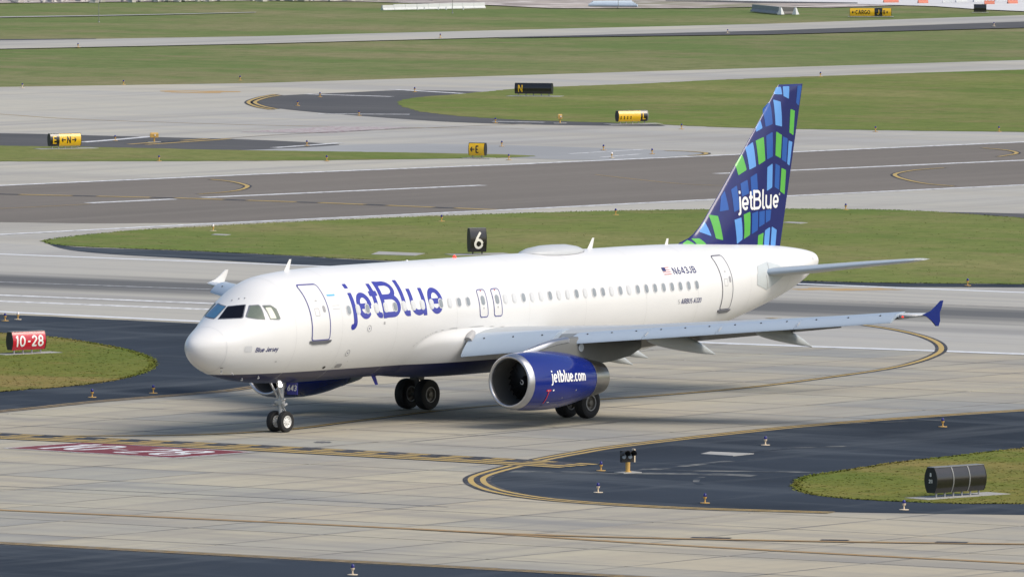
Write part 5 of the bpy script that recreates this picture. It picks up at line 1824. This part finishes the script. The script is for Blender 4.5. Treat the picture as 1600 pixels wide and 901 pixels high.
# runway guard light with two hooded lamps
p = G(981, 738.5)
gl = empty('runway_guard_light', p + Vector((0, 0, .014)))
gl.rotation_euler = (0, 0, R(-18))
tag(gl, 'yellow runway guard light with black hooded twin lamps on the asphalt', 'light')
mb = MB()
mb.box((0, 0, .01), (.75, .6, .03))
mb.build('concrete_pad', M['pad'], gl)
mb = MB()
mb.tube((0, 0, .02), (0, 0, .36), .075, .085, 16)
mb.tube((0, 0, .0), (0, 0, .05), .13, .12, 16)
sharp(mb.build('post', M['lamp_yellow'], gl), 40)
mb = MB()
mb.box((0, .05, .56), (.50, .12, .40))
mb.build('housing', M['black'], gl)
mb = MB()
mb.box((.275, .05, .58), (.045, .15, .46))
mb.build('end_plate', M['lamp_pale'], gl)
for x in (-.16, .09):
    mb = MB()
    n = 14
    v, f = [], []
    for k in range(n + 1):
        a = R(-20 + 220 * k / n)
        for d, r in ((0.02, .12), (-.34, .125)):
            v.append((x - .02 + math.cos(a) * r - (.06 if d < 0 else 0), d, .60 + math.sin(a) * r + (.06 if d < 0 else 0)))
    f = [(2 * k, 2 * k + 1, 2 * k + 3, 2 * k + 2) for k in range(n)]
    hd = mesh_obj('hood', v, f, M['black'], gl)
    md = hd.modifiers.new('thickness', 'SOLIDIFY')
    md.thickness = .012
    mb = MB()
    mb.lathe([(0, .085), (.025, .06), (.03, 0)], (x, -.01, .56), (0, -1, 0), 16)
    mb.build('lamp_lens', M['steel_blue'], gl)

# small yellow boxed lights on the far pavement
for px, py, lab, hd in ((241, 222.5, 'small yellow equipment box on a post beside the E and N sign', .62), (875, 193, 'small yellow equipment box on a post left of the yellow dashed sign', .55)):
    p = G(px, py)
    b = empty('equipment_box', p + Vector((0, 0, .012)))
    b.rotation_euler = (0, 0, R(-45))
    tag(b, lab, 'box', 'yellow equipment boxes')
    mb = MB()
    mb.box((0, 0, .01), (.8, .6, .03))
    mb.build('concrete_pad', M['pad'], b)
    mb = MB()
    mb.tube((0, 0, .02), (0, 0, .30), .05, .05, 12)
    mb.build('post', M['lamp_yellow'], b)
    mb = MB()
    w = .50 if px < 500 else .26
    mb.loft([[Vector((-w / 2, -.13, .28)), Vector((w / 2, -.13, .28)), Vector((w / 2, .13, .28)), Vector((-w / 2, .13, .28))], [Vector((-w / 2, -.15, .50)), Vector((w / 2, -.15, .50)), Vector((w / 2, .13, .52)), Vector((-w / 2, .13, .52))],
             [Vector((-w / 2 + .03, -.10, .57)), Vector((w / 2 - .03, -.10, .57)), Vector((w / 2 - .03, .10, .57)), Vector((-w / 2 + .03, .10, .57))]])
    mb.build('housing', M['lamp_yellow'], b)
    mb = MB()
    mb.box((.04, -.155, .43), (.07, .02, .10))
    mb.build('lamp_lens', M['lamp_clear'], b)

# flat concrete covers let into asphalt and grass
for path, lab in (([(1095, 709.5), (1110, 706), (1178, 709), (1146, 712.5)], 'pale concrete cover let into the right asphalt'),
                  ([(580, 398), (592, 393.5), (664, 396.5), (648, 400)], 'flat concrete cover in the grass left of the 6 sign'),
                  ([(330, 367.5), (336, 366), (361, 367), (352, 368.5)], 'small concrete cover on the middle grass tip'),
                  ([(1222, 348.5), (1232, 347), (1262, 348.5), (1250, 350)], 'small concrete cover in the grass right of the tail')):
    P = [G(*q) for q in path]
    mb = MB()
    mb.loft([[p + Vector((0, 0, -.03)) for p in P], [p + Vector((0, 0, .03)) for p in P]])
    tag(mb.build('concrete_cover', M['pad']), lab, 'cover', 'concrete covers')

# ------------------------------------------------------------------ far background
def barrier_block(a, b, h, w, mat, name, lab, cat, grp=None):
    a, b = Vector(a), Vector(b)
    d = (b - a)
    L = d.length
    d.normalize()
    nn = Vector((-d.y, d.x, 0))
    prof = [(-w, 0), (-w, .12 * h), (-w * .45, .4 * h), (-w * .35, h), (w * .35, h), (w * .45, .4 * h), (w, .12 * h), (w, 0)]
    mb = MB()
    mb.loft([[a + nn * p + Vector((0, 0, q)) for p, q in prof], [b + nn * p + Vector((0, 0, q)) for p, q in prof]])
    return tag(mb.build(name, mat), lab, cat, grp)
barrier_block(G(1177, 18.5), G(1219, 22.5), .62, .28, M['barrier'], 'concrete_barrier', 'longer grey concrete barrier left of the CARGO sign', 'barrier')
barrier_block(G(1220.5, 22.8), G(1243, 22.5), .60, .26, M['strut_dark'], 'concrete_barrier', 'shorter dark barrier panel left of the CARGO sign', 'barrier')
for k, x in enumerate((1220, 1243)):
    p = G(x, 23)
    mb = MB()
    mb.loft([[p + Vector((a, b, 0)) for a, b in ((-.22, -.22), (.22, -.22), (.22, .22), (-.22, .22))], [p + Vector((a, b, .58)) for a, b in ((-.06, -.06), (.06, -.06), (.06, .06), (-.06, .06))]])
    tag(mb.build('barrier_foot', M['barrier_white']), ('left' if k == 0 else 'right') + ' pale foot of the dark barrier panel near the CARGO sign', 'barrier')
# pale low wall made of blocks
wa, wb, wc = G(597, 16.2), G(640, 15.2), G(757, 13)
for k in range(9):
    a, b = wa.lerp(wc, k / 9), wa.lerp(wc, (k + .985) / 9)
    barrier_block(a, b, .48 if k else .42, .22, M['barrier_white'], 'wall_block', 'pale low wall block, number %s from the left in the far row' % ('one two three four five six seven eight nine'.split()[k]), 'barrier', 'blocks of the far pale wall')
for k, x in enumerate((652, 663, 685, 697, 724)):
    p = G(x, 15.6)
    mb = MB()
    mb.tube(p, p + Vector((0, 0, .26)), .05, .04, 8)
    tag(mb.build('marker_post', M['barrier_white']), ('leftmost', 'second from left', 'middle', 'fourth from left', 'rightmost')[k] + ' white marker post before the far pale wall', 'post', 'white marker posts')
# poles
for x, y0, h, lab in ((154.5, 35, 1.6, 'thin grey pole on the far left grass'), (707, 21, 1.9, 'thin grey pole before the far pale wall'), (966, 13, .8, 'thin white pole in front of the far gravel yard')):
    p = G(x, y0)
    mb = MB()
    mb.tube(p, p + Vector((0, 0, h)), .028, .018, 8)
    mb.tube(p, p + Vector((0, 0, .05)), .10, .08, 8)
    tag(mb.build('pole', M['sign_grey']), lab, 'pole')
# bundle of pale pipes in the yard
for k in range(4):
    a, b = G(920 + 2 * k, 10.5 - k * .5), G(996 - 3 * k, 11.2 - k * 1.0)
    mb = MB()
    mb.tube(a + Vector((0, 0, .12 + .05 * k)), b + Vector((0, 0, .12 + .05 * k)), .13, .13, 10)
    tag(mb.build('pipe', M['steel_blue']), ('nearest and longest', 'second nearest', 'third nearest', 'farthest and shortest')[k] + ' pale steel pipe of the stack in the far gravel yard', 'pipe', 'pipes in the far yard')
# barricades on the apron
bars = [(1392, 4.5, 24, 'orange'), (1442, 5.5, 16, 'orange'), (1480, 5, 15, 'white'), (1502, 4.2, 18, 'white'), (1528, 3.4, 15, 'white'), (1546, 7, 16, 'orange'), (1562, 2.2, 15, 'white'), (1582, 6.0, 16, 'orange'), (1594, 2.5, 12, 'white')]
for k, (x, y, wpx, kc) in enumerate(bars):
    c = G(x, y)
    L = wpx / 18.0
    root = empty('barricade', c)
    root.rotation_euler = (0, 0, R(-42 + 8 * math.sin(k * 2.1)))
    tag(root, ('leftmost orange barricade on the far apron', 'second orange barricade from the left on the far apron', 'leftmost white barricade on the far apron', 'second white barricade from the left on the far apron', 'middle white barricade, above the small dark sign', 'orange barricade just right of the small dark sign', 'fourth white barricade from the left on the far apron', 'rightmost orange barricade on the far apron', 'rightmost white barricade at the picture edge')[k], 'barricade', 'barricades on the apron')
    mb = MB()
    mb.loft([[Vector((x_, y_, z_)) for y_, z_ in ((-.20, 0), (-.18, .12), (-.08, .22), (-.06, .34), (.06, .34), (.08, .22), (.18, .12), (.20, 0))] for x_ in (-L / 2, L / 2)])
    mb.build('body', M['orange'] if kc == 'orange' else M['barrier_white'], root)
    for q in range(3):
        mb = MB()
        mb.box((-L / 2 + L * (q + .5) / 3, 0, .30), (L / 8, .135, .09))
        mb.build('stripe', M['barrier_white'] if kc == 'orange' else M['orange'], root)
# rubble heap along the field's far rim
def rubble(name, pxs, n, seed, zmax, lab):
    rr = random.Random(seed)
    V, F = [], []
    for _ in range(n):
        x = rr.uniform(*pxs)
        y = rr.uniform(-14, 4.5 - 3.0 * max(0, (x - 150) / 450))
        p = G(x, y)
        s = rr.uniform(.10, .42)
        b = len(V)
        for sx_ in (-1, 1):
            for sy_ in (-1, 1):
                for sz_ in (0, 1):
                    V.append(p + Vector((sx_ * s * rr.uniform(.5, 1.2), sy_ * s * rr.uniform(.5, 1.2), sz_ * s * rr.uniform(.5, zmax))))
        F += [(b, b + 1, b + 3, b + 2), (b + 4, b + 6, b + 7, b + 5), (b, b + 4, b + 5, b + 1), (b + 2, b + 3, b + 7, b + 6), (b + 1, b + 5, b + 7, b + 3)]
    o = mesh_obj(name, V, F, M['rock'])
    o["kind"] = "stuff"
    o["label"] = lab
    o["category"] = 'rubble'
    return o
rubble('rubble', (-150, 800), 900, 3, 1.1, 'broken pale rubble along the far left rim of the grass')

# ------------------------------------------------------------------ grass tufts
def in_poly(x, y, P):
    c = False
    n = len(P)
    for i in range(n):
        x1, y1 = P[i][0], P[i][1]
        x2, y2 = P[i - 1][0], P[i - 1][1]
        if (y1 > y) != (y2 > y) and x < (x2 - x1) * (y - y1) / (y2 - y1) + x1:
            c = not c
    return c
def tufts(up, lo, n, seed, hmin, hmax, lab, mat, xr, edge=.35, dens_edge=None):
    rr = random.Random(seed)
    path = px_path(up) + list(reversed(px_path(lo)))
    P2 = [(p.x, p.y) for p in path]
    U = [to_px(p) for p in path]
    V, F = [], []
    per = [(path[i], path[(i + 1) % len(path)]) for i in range(len(path))]
    per = [e for e in per if -60 < to_px(e[0])[0] < 1660 or -60 < to_px(e[1])[0] < 1660]
    wts = [(b - a).length for a, b in per]
    def blade_(x, y, h):
        a = rr.uniform(0, 2 * math.pi)
        wd, ln = rr.uniform(.02, .045), h * rr.uniform(1.3, 2.6)
        tx, ty = math.cos(a), math.sin(a)
        b = len(V)
        V.extend([(x + ty * wd, y - tx * wd, .018), (x + tx * ln * .6 + ty * wd * .8, y + ty * ln * .6 - tx * wd * .8, .018 + h * .75),
                  (x + tx * ln, y + ty * ln, .018 + h), (x + tx * ln * .6 - ty * wd * .8, y + ty * ln * .6 + tx * wd * .8, .018 + h * .75), (x - ty * wd, y + tx * wd, .018)])
        F.append((b, b + 1, b + 2, b + 3, b + 4))
    ys = [p[1] for p in U]
    cnt = 0
    for _ in range(n * 6):
        if cnt >= n:
            break
        px, py = rr.uniform(*xr), rr.uniform(min(ys), max(ys))
        g = G(px, py)
        if in_poly(g.x, g.y, P2):
            k = rr.choice((2, 3, 4))
            for _k in range(k):
                blade_(g.x + rr.gauss(0, .05), g.y + rr.gauss(0, .05), rr.uniform(hmin, hmax))
            cnt += 1
    for _ in range(int(n * edge)):
        a, b = rr.choices(per, wts)[0]
        t = rr.random()
        p = a.lerp(b, t)
        blade_(p.x + rr.gauss(0, .09), p.y + rr.gauss(0, .09), rr.uniform(hmin, hmax * 2))
    o = mesh_obj('grass_tufts', V, F, mat, None, True)
    o["kind"] = "stuff"
    o["label"] = lab
    o["category"] = 'grass'
    return o
tufts(IR_UP, IR_LO, 1600, 11, .006, .016, 'short grass on the right island beside the 211 sign', M['grass_near'], (1235, 1680), 3.0)
tufts(IL_UP, IL_LO, 1600, 12, .006, .016, 'short grass on the left island around the red sign', M['grass_near'], (-60, 242), 3.0)
tufts(MG_UP, MG_LO, 1200, 13, .006, .016, 'short grass on the middle field behind the aircraft', M['grass'], (60, 1660), 3.0)
